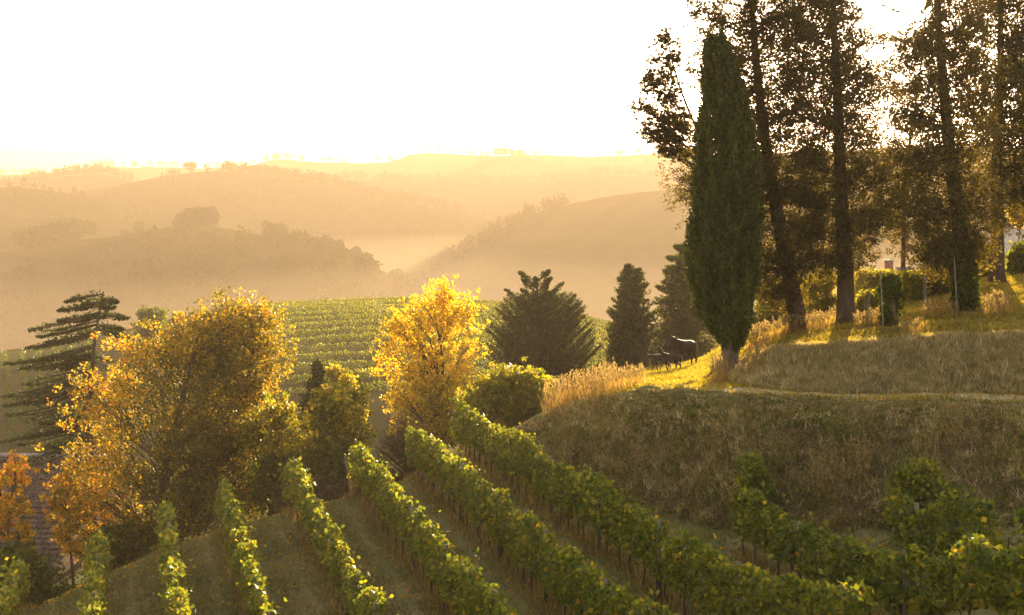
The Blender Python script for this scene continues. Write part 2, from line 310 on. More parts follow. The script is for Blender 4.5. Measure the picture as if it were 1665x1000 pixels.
# ---------------------------------------------------------------- trees
def bez(a, b, c, t): t = t[..., None]; return (1 - t) ** 2 * a + 2 * (1 - t) * t * b + t * t * c
def tree(name, label, base, prof, mat, cat="tree", group=None, D=None, trunk=None, tr=.2, nb=300, lpb=60, spread=.3, ls=.16, rise=.8,
         depth=.9, t0=.35, flat=1.0, tint=(.5, .2), tintfn=None, bark='bark', layers=None, seed=0, shell=.45, skip=None, extra=None, tips=None,
         sag=0.1, twig=.012, upleaf=None, aspect=.36, crown_name='crown', trunk_name='trunk', lump=.25, low=None, clump=0):
    """crown outline prof = [(row, left column, right column)] at distance D; trunk = [(column,row)] from the base up"""
    g = np.random.default_rng(seed + 1000); px0, py0, D = base
    b = P(px0, py0, D); root = empty(name, b, label, cat, group)
    pr = np.array(sorted(prof, reverse=True), float)        # bottom first
    pz = (YH - pr[:, 0]) / F * D; pl = (pr[:, 1] - CX) / F * D; prr = (pr[:, 2] - CX) / F * D
    if trunk is None:
        trunk = [(px0, py0), ((px0 * 2 + (pr[len(pr) // 2, 1] + pr[len(pr) // 2, 2]) / 2) / 3, (py0 + pr[len(pr) // 2, 0]) / 2), ((pr[-1, 1] + pr[-1, 2]) / 2, pr[-1, 0] + .03 * abs(py0 - pr[-1, 0]))]
    T = np.array([P(a, c, D) for a, c in trunk]); zt = T[:, 2]
    zz = np.linspace(zt[0] - .3, zt[-1], 26); tx = np.interp(zz, zt, T[:, 0]); k = np.ones(5) / 5; txs = np.convolve(np.pad(tx, 2, mode='edge'), k, 'valid')
    TP = np.stack([txs, np.full_like(zz, D) + .05 * np.sin(zz), zz], -1); hh = (zz - zz[0]) / (zz[-1] - zz[0])
    TR = tr * (1 - .86 * hh ** .9) * (1 + .3 * np.exp(-hh * 34))
    wood = Acc(); wood.tube(TP, TR, 10); leaf = Acc()
    wts = np.interp(np.linspace(pz[0], pz[-1], 200), pz, prr - pl); wts = np.maximum(wts, .3 * wts.max()) if clump else np.maximum(wts, .05); cdf = np.cumsum(wts); cdf /= cdf[-1]
    z = np.interp(g.random(nb), cdf, np.linspace(pz[0], pz[-1], 200))
    if layers:
        q = (z - pz[0]) / (pz[-1] - pz[0]) * layers; z = pz[0] + (np.round(q) + g.normal(0, .22, nb)) / layers * (pz[-1] - pz[0])
    z = np.clip(z, min(pz[0], pz[-1]), max(pz[0], pz[-1]))
    xl, xr = np.interp(z, pz, pl), np.interp(z, pz, prr); xc = (xl + xr) / 2; hw = (xr - xl) / 2
    ph = g.uniform(0, 2 * pi, nb); rr = g.random(nb) ** shell
    rr = rr * (1 + lump * wave(ph * 1.7 + seed, z / max(hw.max(), .3) * 2.0, 1.1, seed + 5) * .5)
    rr = np.minimum(rr, 1.06)
    x = xc + hw * np.cos(ph) * rr; y = D + hw * depth * np.sin(ph) * rr
    if depth * hw.max() < .6: y = D + .6 * np.sin(ph) * rr
    tgt = np.stack([x, y, z], -1)
    if tips is not None: tgt = np.concatenate([tgt, np.array([P(a, c, D + dd) for a, c, dd in tips])])
    if skip is not None:
        ppx = CX + F * tgt[:, 0] / tgt[:, 1]; ppy = YH - F * tgt[:, 2] / tgt[:, 1]; tgt = tgt[~skip(ppx, ppy)]
    full = tgt; KL = max(7, int(nb / 9)) if clump else 0
    if clump:
        ctr = tgt[g.permutation(len(tgt))[:KL]]; dd2 = ((tgt[:, None] - ctr[None]) ** 2 * [1, 1, 1.4]).sum(-1); own = dd2.argmin(1); pull = (.22 * g.random((len(tgt), 1)) + .12) * (.45 if mat == 'pine' else 1)
        tgt = tgt * (1 - pull) + ctr[own] * pull; full = ctr.copy(); axis = np.stack([np.interp(ctr[:, 2], TP[:, 2], TP[:, 0]), np.full(KL, D), ctr[:, 2]], -1); full = full * .84 + axis * .16; tgt0 = tgt; tgt = full
    dist = np.abs(tgt[:, 0] - np.interp(tgt[:, 2], TP[:, 2], TP[:, 0])); dist = np.hypot(dist, tgt[:, 1] - D)
    zlow = (TP[0, 2] + .12 * (TP[-1, 2] - TP[0, 2])) if low is None else (YH - low) / F * D
    oz = np.clip(tgt[:, 2] - rise * dist, zlow, TP[-1, 2] - .05)
    O = np.stack([np.interp(oz, TP[:, 2], TP[:, 0]), np.full(len(oz), D), oz], -1)
    mid = O * .45 + tgt * .55; mid[:, 2] += -sag * dist + (.15 * dist * rise); mid += g.normal(0, .05, mid.shape) * dist[:, None]
    ln = np.linalg.norm(tgt - O, axis=1)
    tt = np.linspace(0, 1, 5)
    if clump:
        for j in range(len(tgt)):
            t7 = np.linspace(0, 1, 8); pts = bez(O[j], mid[j], tgt[j], t7); pts[1:-1] += g.normal(0, .035, (6, 3)) * dist[j]; r0 = min(twig * 1.5 * (.8 + ln[j]), tr * .5); wood.tube(pts, np.linspace(r0, r0 * .3, 8), 6, cap=False)
        u_ = (.3 + .65 * g.random(len(tgt0)))[:, None]; O = (1 - u_) ** 2 * O[own] + 2 * (1 - u_) * u_ * mid[own] + u_ ** 2 * tgt[own]; tgt = tgt0; dist = np.linalg.norm(tgt - O, axis=1); ln = dist
        mid = O * .5 + tgt * .5; mid[:, 2] += .1 * dist; mid += g.normal(0, .08, mid.shape) * dist[:, None]
    for j in range(len(tgt)):
        pts = bez(O[j], mid[j], tgt[j], tt); r0 = min(twig * (.6 + ln[j]) * 1.2, tr * .5); wood.tube(pts, np.linspace(r0, r0 * .2, 5), 4, cap=False)
    # twigs + leaves
    n = len(tgt); t = t0 + (1 - t0) * g.random((n, lpb)) ** .8
    C = bez(O[:, None], mid[:, None], tgt[:, None], t)
    dirb = norm(tgt - O)[:, None]; sp = spread * (1.15 - .65 * t)[..., None] if flat >= .99 else spread * (1.2 - .9 * t)[..., None]
    off = g.normal(size=C.shape); off /= np.maximum(np.linalg.norm(off, axis=-1, keepdims=True), .6) ** .5
    if clump:
        sc = g.normal(size=(n, clump, 3)) * spread * .75; st_ = t0 + (1 - t0) * g.random((n, clump)) ** .7; w_ = g.integers(0, clump, (n, lpb)); ii = np.arange(n)[:, None]
        C = bez(O[:, None], mid[:, None], tgt[:, None], st_[ii, w_]) + sc[ii, w_]; sp = spread * .30
    off[..., 2] *= flat; C = C + off * sp
    dl = norm(g.normal(size=C.shape) + 1.1 * dirb + (0 if upleaf is None else np.array([0, 0, upleaf])))
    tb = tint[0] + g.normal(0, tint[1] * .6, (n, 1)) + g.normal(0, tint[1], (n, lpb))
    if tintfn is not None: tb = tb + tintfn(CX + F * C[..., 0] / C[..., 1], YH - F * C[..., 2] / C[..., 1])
    Cf = C.reshape(-1, 3); dlf = dl.reshape(-1, 3); tbf = np.clip(tb.reshape(-1), 0, 1)
    if skip is not None:
        kp = ~skip(CX + F * Cf[:, 0] / Cf[:, 1], YH - F * Cf[:, 2] / Cf[:, 1]); Cf, dlf, tbf = Cf[kp], dlf[kp], tbf[kp]
    leaf.kites(Cf, ls * g.uniform(.6, 1.35, len(Cf)), dlf, tbf, g, aspect)
    wood.build(trunk_name, M[bark], root, smooth=True); leaf.build(crown_name, M[mat], root)
    return root

# --- left group, below the brow of the vineyard
cedar_tips = [(45, 538, 0), (42, 566, .5), (52, 588, -.5), (107, 491, 0), (93, 522, .3), (190, 491, 0), (209, 518, .2), (212, 548, -.2), (60, 548, .3), (95, 505, 0),
              (2, 645, 0), (5, 660, .5), (10, 675, -.5), (35, 640, .8), (-10, 720, 0), (20, 712, .6), (60, 600, 1), (40, 655, 0), (70, 690, 0), (90, 700, .5), (8, 592, .4), (30, 600, .4), (38, 625, .3),
              (200, 535, .6), (185, 500, .5), (135, 497, .6), (120, 520, .4), (75, 556, .9), (150, 580, .9), (100, 600, -1), (120, 640, -1.4)]
tree('cedar_tree', 'dark green cedar with flat spreading boughs at the left edge, behind the orange tree', (150, 860, 66),
     [(760, 0, 230), (700, -5, 220), (640, 20, 215), (600, 50, 215), (560, 60, 205), (520, 108, 200), (495, 130, 187), (478, 160, 178)], 'conifer',
     trunk=[(150, 860), (145, 700), (150, 600), (158, 520), (170, 474)], tr=.26, nb=46, lpb=125, spread=.28, ls=.15, rise=-.22, flat=.6, t0=.12, tips=cedar_tips * 3,
     sag=.02, seed=1, shell=.35, depth=1.0, aspect=.2, tint=(.3, .2))
tree('maple_tree', 'big orange and olive autumn tree, left half of the large crown beyond the vine rows', (265, 935, 60),
     [(900, 140, 330), (860, 105, 370), (800, 80, 390), (740, 68, 400), (680, 95, 410), (620, 112, 410), (580, 140, 410), (550, 180, 410), (525, 230, 400), (505, 280, 380)], 'orange',
     nb=780, lpb=66, clump=4, spread=.46, ls=.12, rise=1.1, twig=.0045, tr=.24, seed=2, tint=(.36, .22), low=900,
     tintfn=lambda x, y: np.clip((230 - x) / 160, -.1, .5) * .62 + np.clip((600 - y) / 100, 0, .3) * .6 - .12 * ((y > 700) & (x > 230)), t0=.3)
tree('lime_tree', 'big gold-green autumn tree with a dark leaning trunk, right half of the large crown', (385, 890, 62),
     [(830, 300, 440), (780, 290, 450), (720, 290, 440), (660, 300, 445), (620, 300, 462), (580, 290, 478), (545, 290, 472), (520, 300, 462), (503, 330, 452), (492, 345, 446)], 'orange',
     nb=720, lpb=66, clump=4, spread=.46, ls=.12, rise=1.0, twig=.006, tr=.26, seed=3, tint=(.36, .24), t0=.35, low=870,
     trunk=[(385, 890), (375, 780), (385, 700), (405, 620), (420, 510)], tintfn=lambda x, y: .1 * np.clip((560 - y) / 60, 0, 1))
tree('maple_tree', 'small bright orange sapling standing in front of the tiled barn roof at the left', (85, 960, 56),
     [(900, 85, 165), (860, 75, 150), (820, 65, 140), (790, 85, 120), (760, 70, 115)], 'orange', nb=80, lpb=34, clump=3, spread=.26, ls=.15, rise=.9, tr=.07, seed=4, tint=(.7, .16), trunk=[(120, 965), (115, 880), (98, 765)], low=930)
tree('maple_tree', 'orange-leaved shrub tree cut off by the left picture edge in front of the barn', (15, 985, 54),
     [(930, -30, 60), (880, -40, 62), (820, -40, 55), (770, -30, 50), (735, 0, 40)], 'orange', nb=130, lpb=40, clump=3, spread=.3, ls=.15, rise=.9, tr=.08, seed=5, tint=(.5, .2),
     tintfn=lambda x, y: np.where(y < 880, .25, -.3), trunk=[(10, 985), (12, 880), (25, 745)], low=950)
tree('shrub', 'dark leafy bush at the bottom left corner below the orange shrub tree', (30, 1010, 52), [(1010, -40, 120), (960, -50, 130), (925, -40, 110), (890, -20, 60)], 'green', cat='bush', nb=170, lpb=70, spread=.25, ls=.14, rise=.8, tr=.05, seed=6, tint=(.25, .15), low=1000)
tree('shrub', 'low olive bushes under the large autumn crown at the brow', (200, 930, 58), [(925, 130, 270), (890, 120, 290), (850, 150, 270)], 'green', cat='bush', nb=150, lpb=60, spread=.25, ls=.14, tr=.05, seed=7, tint=(.4, .2), low=920)
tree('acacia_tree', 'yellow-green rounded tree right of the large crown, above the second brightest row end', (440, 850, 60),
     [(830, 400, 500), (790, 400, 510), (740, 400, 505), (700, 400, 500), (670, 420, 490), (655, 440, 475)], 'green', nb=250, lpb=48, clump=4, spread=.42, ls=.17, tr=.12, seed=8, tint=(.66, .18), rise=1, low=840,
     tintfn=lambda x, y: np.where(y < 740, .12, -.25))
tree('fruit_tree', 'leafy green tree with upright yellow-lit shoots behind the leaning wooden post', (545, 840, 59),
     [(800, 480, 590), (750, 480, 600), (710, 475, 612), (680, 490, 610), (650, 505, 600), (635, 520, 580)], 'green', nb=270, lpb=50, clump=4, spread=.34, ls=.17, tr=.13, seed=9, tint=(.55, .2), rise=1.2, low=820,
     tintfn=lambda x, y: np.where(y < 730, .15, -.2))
tree('fruit_tree', 'small yellow-topped tree behind the dark bush in the hollow left of the golden tree', (545, 740, 78),
     [(690, 510, 600), (650, 515, 598), (620, 520, 590), (600, 530, 560)], 'green', nb=150, lpb=60, spread=.35, ls=.18, tr=.12, seed=10, tint=(.82, .14), rise=1)
tree('spruce_tree', 'small dark grey-green conifer in the hollow between the big crown and the golden tree', (515, 720, 74),
     [(700, 482, 548), (660, 484, 545), (630, 492, 540), (600, 508, 528), (588, 514, 520)], 'conifer', nb=200, lpb=60, spread=.22, ls=.16, tr=.1, seed=11, rise=.2, t0=.2, tint=(.6, .2))
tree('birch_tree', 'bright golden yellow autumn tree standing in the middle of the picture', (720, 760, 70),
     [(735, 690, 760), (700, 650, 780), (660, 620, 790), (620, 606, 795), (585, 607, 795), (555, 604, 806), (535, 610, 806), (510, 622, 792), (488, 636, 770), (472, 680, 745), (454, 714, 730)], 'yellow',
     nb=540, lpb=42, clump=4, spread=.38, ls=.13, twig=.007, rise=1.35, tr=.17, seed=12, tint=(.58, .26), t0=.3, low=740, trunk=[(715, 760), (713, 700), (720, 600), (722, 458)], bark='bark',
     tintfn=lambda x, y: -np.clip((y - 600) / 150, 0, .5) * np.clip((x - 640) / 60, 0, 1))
tree('bare_bush', 'brown leafless bush in the hollow beneath the golden tree', (660, 800, 62), [(790, 590, 720), (740, 600, 730), (700, 610, 720), (678, 630, 690)], 'brown', cat='bush', nb=260, lpb=45, spread=.25, ls=.10, tr=.06, seed=13, rise=.8, aspect=.15, low=790, tint=(.5, .25))
tree('bare_bush', 'brown twiggy scrub at the foot of the fruit trees behind the leaning post', (520, 850, 56), [(845, 430, 590), (810, 440, 600), (780, 460, 590)], 'brown', cat='bush', nb=190, lpb=45, spread=.22, ls=.11, tr=.05, seed=14, rise=.8, aspect=.2, low=845, tint=(.35, .25))
tree('walnut_tree', 'low rounded bright green tree behind the far end of the longest vine row', (830, 760, 63),
     [(720, 740, 900), (690, 735, 912), (660, 738, 912), (640, 752, 908), (620, 772, 900), (604, 795, 885)], 'vine', nb=420, lpb=60, clump=4, spread=.36, ls=.16, tr=.14, seed=15, tint=(.76, .13), rise=.9, low=745)
spr = dict(cat='tree', mat='conifer', rise=.75, flat=.5, aspect=.2, t0=.15)
tree('spruce_tree', 'broad dark fir with a cluster of ragged tops right of the golden tree', (880, 700, 88),
     [(660, 800, 960), (620, 778, 980), (590, 780, 980), (560, 782, 965), (530, 788, 970), (500, 794, 960), (485, 800, 952), (472, 830, 930)], 'conifer',
     nb=900, lpb=60, spread=.27, ls=.17, tr=.3, seed=16, rise=1.0, flat=.8, aspect=.18, t0=.35, depth=.8, tint=(.55, .22), lump=.3,
     tips=[(845, 442, 0), (850, 455, .2), (893, 440, 0), (896, 452, .2), (890, 465, 0), (915, 460, 0), (937, 478, 0), (945, 490, .3), (951, 512, 0), (962, 535, .2), (978, 560, 0), (870, 452, .4), (822, 470, .3), (805, 500, 0), (978, 590, 0), (905, 470, .5), (925, 500, .2), (848, 470, .1), (846, 485, .3), (892, 475, -.2), (897, 488, .1), (893, 455, -.2), (868, 462, 0), (868, 478, .2), (915, 478, .2), (968, 550, .2), (985, 600, 0), (958, 525, -.2), (948, 500, 0), (935, 485, 0)] * 5,
     trunk=[(880, 700), (876, 560), (873, 452)])
tree('spruce_tree', 'narrow twin-topped dark conifer behind the path, left of the ponies', (1022, 612, 92),
     [(612, 975, 1066), (580, 976, 1072), (540, 980, 1070), (500, 986, 1066), (470, 995, 1060), (448, 1004, 1052), (432, 1012, 1034)], 'conifer', nb=560, lpb=60, spread=.3, ls=.2, tr=.22, seed=17, rise=.9, flat=.8, aspect=.2, t0=.3, lump=.15,
     tint=(.7, .22), tips=[(1021, 432, 0), (1024, 440, 0), (1041, 437, 0), (1044, 450, 0), (1052, 460, 0)] * 3)
tree('spruce_tree', 'hazy grey-green conifer with drooping tip between the ponies and the tall cypress', (1112, 604, 96),
     [(600, 1046, 1180), (560, 1050, 1175), (520, 1055, 1170), (480, 1062, 1160), (450, 1072, 1150), (420, 1088, 1136), (396, 1104, 1124)], 'conifer', nb=600, lpb=60, spread=.34, ls=.22, tr=.25, seed=18, rise=.1, flat=.7, aspect=.2, t0=.3, lump=.1,
     tint=(.85, .2), tips=[(1085, 418, 0), (1078, 440, 0), (1068, 465, 0), (1098, 400, 0)] * 4)
tree('poplar_clump', 'hazy rounded bush of upright shoots on the skyline right of the cedar', (245, 590, 150),
     [(575, 225, 265), (540, 215, 275), (515, 213, 276), (500, 225, 270)], 'green', cat='bush', nb=130, lpb=60, spread=.35, ls=.28, rise=2.0, tr=.12, seed=19, tint=(.3, .12), upleaf=1)
tree('poplar_clump', 'pale hazy bush of upright shoots where the far vineyard meets the big crown', (425, 540, 158),
     [(530, 405, 450), (510, 400, 450), (492, 405, 445)], 'green', cat='bush', nb=90, lpb=60, spread=.35, ls=.28, rise=2.0, tr=.12, seed=20, tint=(.6, .12), upleaf=1)
tree('fruit_tree', 'small yellowish tree just left of the large crown on the hazy slope', (290, 600, 120),
     [(590, 262, 310), (560, 268, 305), (535, 278, 298), (512, 285, 292)], 'green', nb=90, lpb=60, spread=.35, ls=.25, rise=1.0, tr=.1, seed=31, tint=(.75, .12))

# --- the tall cypress
def cypress(label, base, prof, seed):
    g = np.random.default_rng(seed); b = P(*base); D = base[2]; root = empty('cypress_tree', b, label, 'tree')
    w = Acc(); tp = [b + [0, 0, -.3], b + [-.03, 0, .8], P(1176, 400, D), P(1172, 80, D)]; w.tube(tp, [.34, .22, .15, .04], 10)
    for k in range(7):
        a = g.uniform(0, 2 * pi); w.tube([b + [.12 * cos(a), .12 * sin(a), -.2], b + [.25 * cos(a), .25 * sin(a), .6], b + [.55 * cos(a), .5 * sin(a), 1.8]], [.09, .07, .03], 6)
    w.build('trunk', M['bark_pale'], root, smooth=True)
    pr = np.array(sorted(prof), float); n = 7500; u = g.random(n)
    py = np.interp(u, np.linspace(0, 1, 100), pr[0, 0] + (pr[-1, 0] - pr[0, 0]) * np.linspace(0, 1, 100) ** .85)
    l, r = np.interp(py, pr[:, 0], pr[:, 1]), np.interp(py, pr[:, 0], pr[:, 2]); hw = (r - l) / 2 / F * D * .84; cx = ((l + r) / 2 - CX) / F * D
    z = (YH - py) / F * D; ph = g.uniform(0, 2 * pi, n)
    rr = (g.random(n) ** .22) * (1 + .20 * wave(ph * 2.2, z * .3, 1.0, seed) + .17 * wave(ph * 4, z * .8, 1, seed + 1))
    C = np.stack([cx + hw * rr * np.cos(ph), D + hw * rr * np.sin(ph), z], -1)
    out = np.stack([np.cos(ph), np.sin(ph), np.zeros(n)], -1)
    ax = norm(out * .33 + np.array([0, 0, 1.0]) + g.normal(0, .14, (n, 3)))           # upswept flame-like sprays
    m = 15; t = g.random((n, m)); Q = C[:, None] + ax[:, None] * (t * .5)[..., None] + g.normal(size=(n, m, 3)) * (.055 * (1.25 - t))[..., None]
    d = norm(ax[:, None] + g.normal(0, .45, (n, m, 3))); cl = g.normal(0, .14, (n, 1)) + .2 * wave(ph * 5, z * .35, 1.2, 9)[:, None] + .5 + g.normal(0, .14, (n, m))
    lf = Acc(); lf.kites(Q.reshape(-1, 3), .10 * g.uniform(.7, 1.3, n * m), d.reshape(-1, 3), np.clip(cl.reshape(-1), 0, 1), g, .26); lf.build('crown', M['cypress'], root)
cypress('tall dense green cypress, column-shaped and narrowing to the foot, beside the path', (1188, 598, 51),
        [(570, 1178, 1205), (548, 1160, 1216), (520, 1140, 1228), (490, 1126, 1234), (450, 1118, 1238), (380, 1117, 1237), (300, 1122, 1234), (230, 1126, 1226), (170, 1136, 1212), (120, 1142, 1198), (95, 1147, 1186), (72, 1154, 1172)], 40)

# --- the dark back-lit pines on the terrace; a gap is left open where the sun shows through
def gap(px, py):
    a = ((px - 1455) / 50) ** 2 + ((py - 8) / 44) ** 2 < 1 + .5 * np.sin(px * .19) * np.cos(py * .16) + .3 * np.sin(px * .41 + py * .3)
    b = ((px - 1425) / 30) ** 2 + ((py - 85) / 12) ** 2 < .6 + .6 * np.sin(px * .25 + py * .2)
    return a | b
big = dict(mat='pine', skip=gap, rise=.35, flat=.8, aspect=.24, spread=.40, clump=7, ls=.105, lpb=84, tr=.36, sag=.25, twig=.008, t0=.42, shell=.6, tint=(.5, .22), depth=.8)
tree('pine_tree', 'tall back-lit pine behind the cypress, with a bare curved leaning trunk', (1303, 545, 54),
     [(500, 1240, 1300), (470, 1190, 1330), (420, 1180, 1360), (360, 1120, 1380), (300, 1098, 1360), (250, 1100, 1370), (200, 1115, 1350), (150, 1130, 1370), (100, 1105, 1350), (50, 1115, 1370), (0, 1108, 1360), (-60, 1130, 1300), (-140, 1180, 1250)],
     trunk=[(1303, 545), (1290, 470), (1272, 400), (1256, 300), (1240, 200), (1226, 80), (1216, -140)], nb=1400, seed=41, low=440,
     tips=[(1083, 290, 0), (1088, 325, 0), (1100, 268, .3), (1095, 310, .2), (1112, 0, 0), (1120, 15, 0), (1112, 280, .5), (1100, 330, .3), (1105, 345, 0), (1125, 40, 0), (1118, 8, .5)] * 2, **big)
tree('pine_tree', 'tall straight pine with a thick dark trunk in the middle of the terrace', (1375, 533, 54),
     [(440, 1330, 1420), (410, 1300, 1450), (360, 1270, 1490), (300, 1260, 1480), (240, 1270, 1470), (180, 1250, 1450), (100, 1260, 1470), (30, 1240, 1450), (-60, 1270, 1450), (-150, 1340, 1380)],
     trunk=[(1375, 533), (1377, 470), (1372, 400), (1367, 300), (1363, 180), (1356, 60), (1352, -150)], nb=1200, seed=42, low=430, **big)
tree('pine_tree', 'bulky brownish pine with an ivy-clad lower trunk, second from the right', (1572, 512, 52),
     [(430, 1500, 1600), (410, 1480, 1620), (370, 1450, 1630), (320, 1425, 1650), (260, 1430, 1640), (200, 1440, 1630), (130, 1430, 1640), (50, 1450, 1620), (-40, 1450, 1620), (-140, 1510, 1550)],
     trunk=[(1572, 512), (1566, 440), (1557, 350), (1546, 260), (1536, 160), (1526, 60), (1518, -140)], nb=1150, seed=43, low=400, tips=[(1495, 425, 0), (1508, 432, .3), (1520, 418, 0), (1532, 428, -.3), (1540, 415, .3), (1512, 405, 0), (1528, 400, .4), (1485, 410, 0), (1545, 435, 0), (1590, 420, 0), (1605, 412, .3)] * 5, **{**big, 'tint': (.68, .25)})
tree('pine_tree', 'rightmost dark pine on the terrace, bare straight trunk in front of the white house', (1622, 446, 58),
     [(335, 1590, 1690), (310, 1570, 1740), (260, 1580, 1740), (180, 1570, 1740), (100, 1570, 1730), (0, 1560, 1720), (-80, 1570, 1700), (-160, 1600, 1650)],
     trunk=[(1622, 446), (1621, 350), (1620, 250), (1626, 150), (1627, 0), (1628, -160)], nb=1000, seed=44, low=330, **{**big, 'tr': .29})
tree('pine_tree', 'slender thin-crowned pine farther back, between the two middle trunks', (1468, 505, 66),
     [(400, 1420, 1500), (340, 1410, 1500), (260, 1400, 1510), (180, 1400, 1510), (100, 1390, 1530), (20, 1380, 1540), (-80, 1420, 1520)],
     trunk=[(1468, 505), (1470, 300), (1500, 90), (1514, -80)], nb=420, seed=45, low=380, **{**big, 'tr': .12, 'lpb': 60})
tree('pine_tree', 'dark pine added for shade, cut off by the right picture edge, above the house', (1712, 440, 60),  # edge foliage; tree added mostly out of frame to shade the right vine row
     [(330, 1655, 1790), (260, 1640, 1800), (180, 1645, 1800), (100, 1640, 1790), (0, 1650, 1780), (-120, 1680, 1740)],
     trunk=[(1712, 440), (1712, 250), (1710, -120)], nb=600, seed=47, low=330, **{**big, 'tr': .28})
# the long bough that stands out against the sky left of the cypress: its own thin tree behind
tree('pine_tree', 'open spindly pine whose ragged boughs stand against the white sky left of the cypress', (1180, 585, 58),
     [(255, 1070, 1120), (235, 1040, 1130), (210, 1030, 1125), (180, 1022, 1125), (150, 1020, 1110), (120, 1045, 1100), (90, 1055, 1112), (70, 1070, 1098), (50, 1074, 1086)],
     trunk=[(1180, 585), (1170, 400), (1150, 250), (1120, 180), (1095, 120), (1082, 48)], nb=300, seed=46, low=330, tips=[(1080, 46, 0), (1083, 60, 0), (1108, 72, 0), (1022, 138, 0), (1018, 168, 0), (1032, 218, 0), (1062, 72, 0), (1052, 100, .2), (1075, 240, 0)] * 2,
     **{**big, 'tr': .16, 'lpb': 46, 'spread': .15, 'shell': .5, 'depth': .5, 'rise': .7, 't0': .35, 'ls': .12})

# --- lit shrubs behind the terrace
def bush(label, base, prof, mat, seed, nb=150, tint=(.6, .18), name='shrub', lpb=60, ls=.15, spread=.28, **k):
    tree(name, label, base, prof, mat, cat='bush', nb=nb, lpb=lpb, spread=spread, ls=ls, tr=.05, seed=seed, tint=tint, rise=.9, low=base[1] - 5, **k)
bush('hazy olive thicket seen under the leaning pine, right of the cypress', (1280, 545, 76), [(545, 1215, 1345), (510, 1205, 1350), (480, 1215, 1350), (455, 1240, 1340)], 'green', 50, 260, (.5, .15), ls=.2)
bush('golden lit thicket between the leaning pine and the thick straight trunk', (1335, 520, 66), [(520, 1300, 1365), (490, 1300, 1365), (455, 1310, 1360), (440, 1320, 1350)], 'green', 51, 130, (.8, .12))
bush('pale tall hedge behind the small grey posts', (1430, 500, 78), [(500, 1385, 1470), (470, 1385, 1470), (440, 1390, 1465)], 'green', 52, 170, (.75, .12), ls=.2)
bush('yellow-green bush at the foot of the short grey posts, left of the ivy stump', (1415, 525, 58), [(525, 1385, 1440), (500, 1388, 1438), (480, 1395, 1430)], 'vine', 53, 90, (.75, .12))
bush('bright leafy bush between the ivy stump and the fence post', (1490, 505, 60), [(505, 1462, 1512), (480, 1460, 1514), (445, 1470, 1510)], 'vine', 54, 150, (.72, .14))
bush('tall bright green bush touching the ivy-clad pine trunk', (1530, 480, 60), [(480, 1505, 1557), (450, 1503, 1560), (400, 1508, 1558)], 'vine', 55, 230, (.66, .14))  # top raised beyond its natural height to keep sun off the rightmost vines
bush('green bush left of the rightmost trunk, under the white house', (1598, 445, 64), [(450, 1575, 1615), (420, 1578, 1615), (400, 1585, 1610)], 'green', 56, 90, (.45, .14))
bush('rambling green bush at the right edge, below the white house', (1655, 440, 62), [(445, 1635, 1700), (420, 1636, 1700), (395, 1645, 1700)], 'green', 57, 120, (.55, .16))
bush('yellow-leaved branch hanging at the right edge beside the house roof', (1655, 400, 74), [(352, 1640, 1690), (340, 1640, 1690), (325, 1645, 1690)], 'yellow', 58, 60, (.4, .2))

def cut_stump(label, px, py0, py1, D, w):
    g = np.random.default_rng(5); b = P(px, py0, D); root = empty('ivy_stump', b, label, 'stump')
    h = (py0 - py1) / F * D; a = Acc(); a.tube([b + [0, 0, -.2], b + [.02, 0, h * .5], b + [0, 0, h]], [w, w * .8, w * .75], 10); a.build('trunk', M['bark'], root, smooth=True)
    n = 3200; z = g.random(n) * h; ph = g.uniform(0, 2 * pi, n); r = w * 1.15 * (1 + .5 * wave(ph, z * 1.6, .7, 3)) * (.75 + .35 * g.random(n)) * (1.15 - .25 * (np.abs(z / h - .75) > .2))
    C = b + np.stack([r * np.cos(ph), r * np.sin(ph), z + .05], -1); lf = Acc(); lf.kites(C, .11 * g.uniform(.7, 1.3, n), None, np.clip(.3 + g.normal(0, .15, n), 0, 1), g, .42); lf.build('ivy', M['green'], root)
cut_stump('dark ivy-covered stump as tall as the posts, in the middle of the sunlit terrace', 1447, 532, 450, 50, .26)
# ivy on the brown pine
g = np.random.default_rng(6); n = 5200; D = 52; pb = [o for o in bpy.data.objects if o.get('label', '').startswith('bulky brownish')][0]
py = g.uniform(400, 515, n); cx = np.interp(py, [400, 440, 512], [1561, 1566, 1573]); ph = g.uniform(0, 2 * pi, n); rad = (.36 + .10 * wave(ph, py * .04, 1, 3)) * (.85 + .35 * g.random(n)) * np.interp(py, [400, 430, 515], [.8, 1.1, 1.15])
C = np.stack([(cx - CX) / F * D + rad * np.cos(ph), D + rad * np.sin(ph), (YH - py) / F * D], -1)
lf = Acc(); lf.kites(C, .11 * g.uniform(.7, 1.3, n), None, np.clip(.35 + g.normal(0, .15, n), 0, 1), g, .42); lf.build('ivy', M['green'], pb)

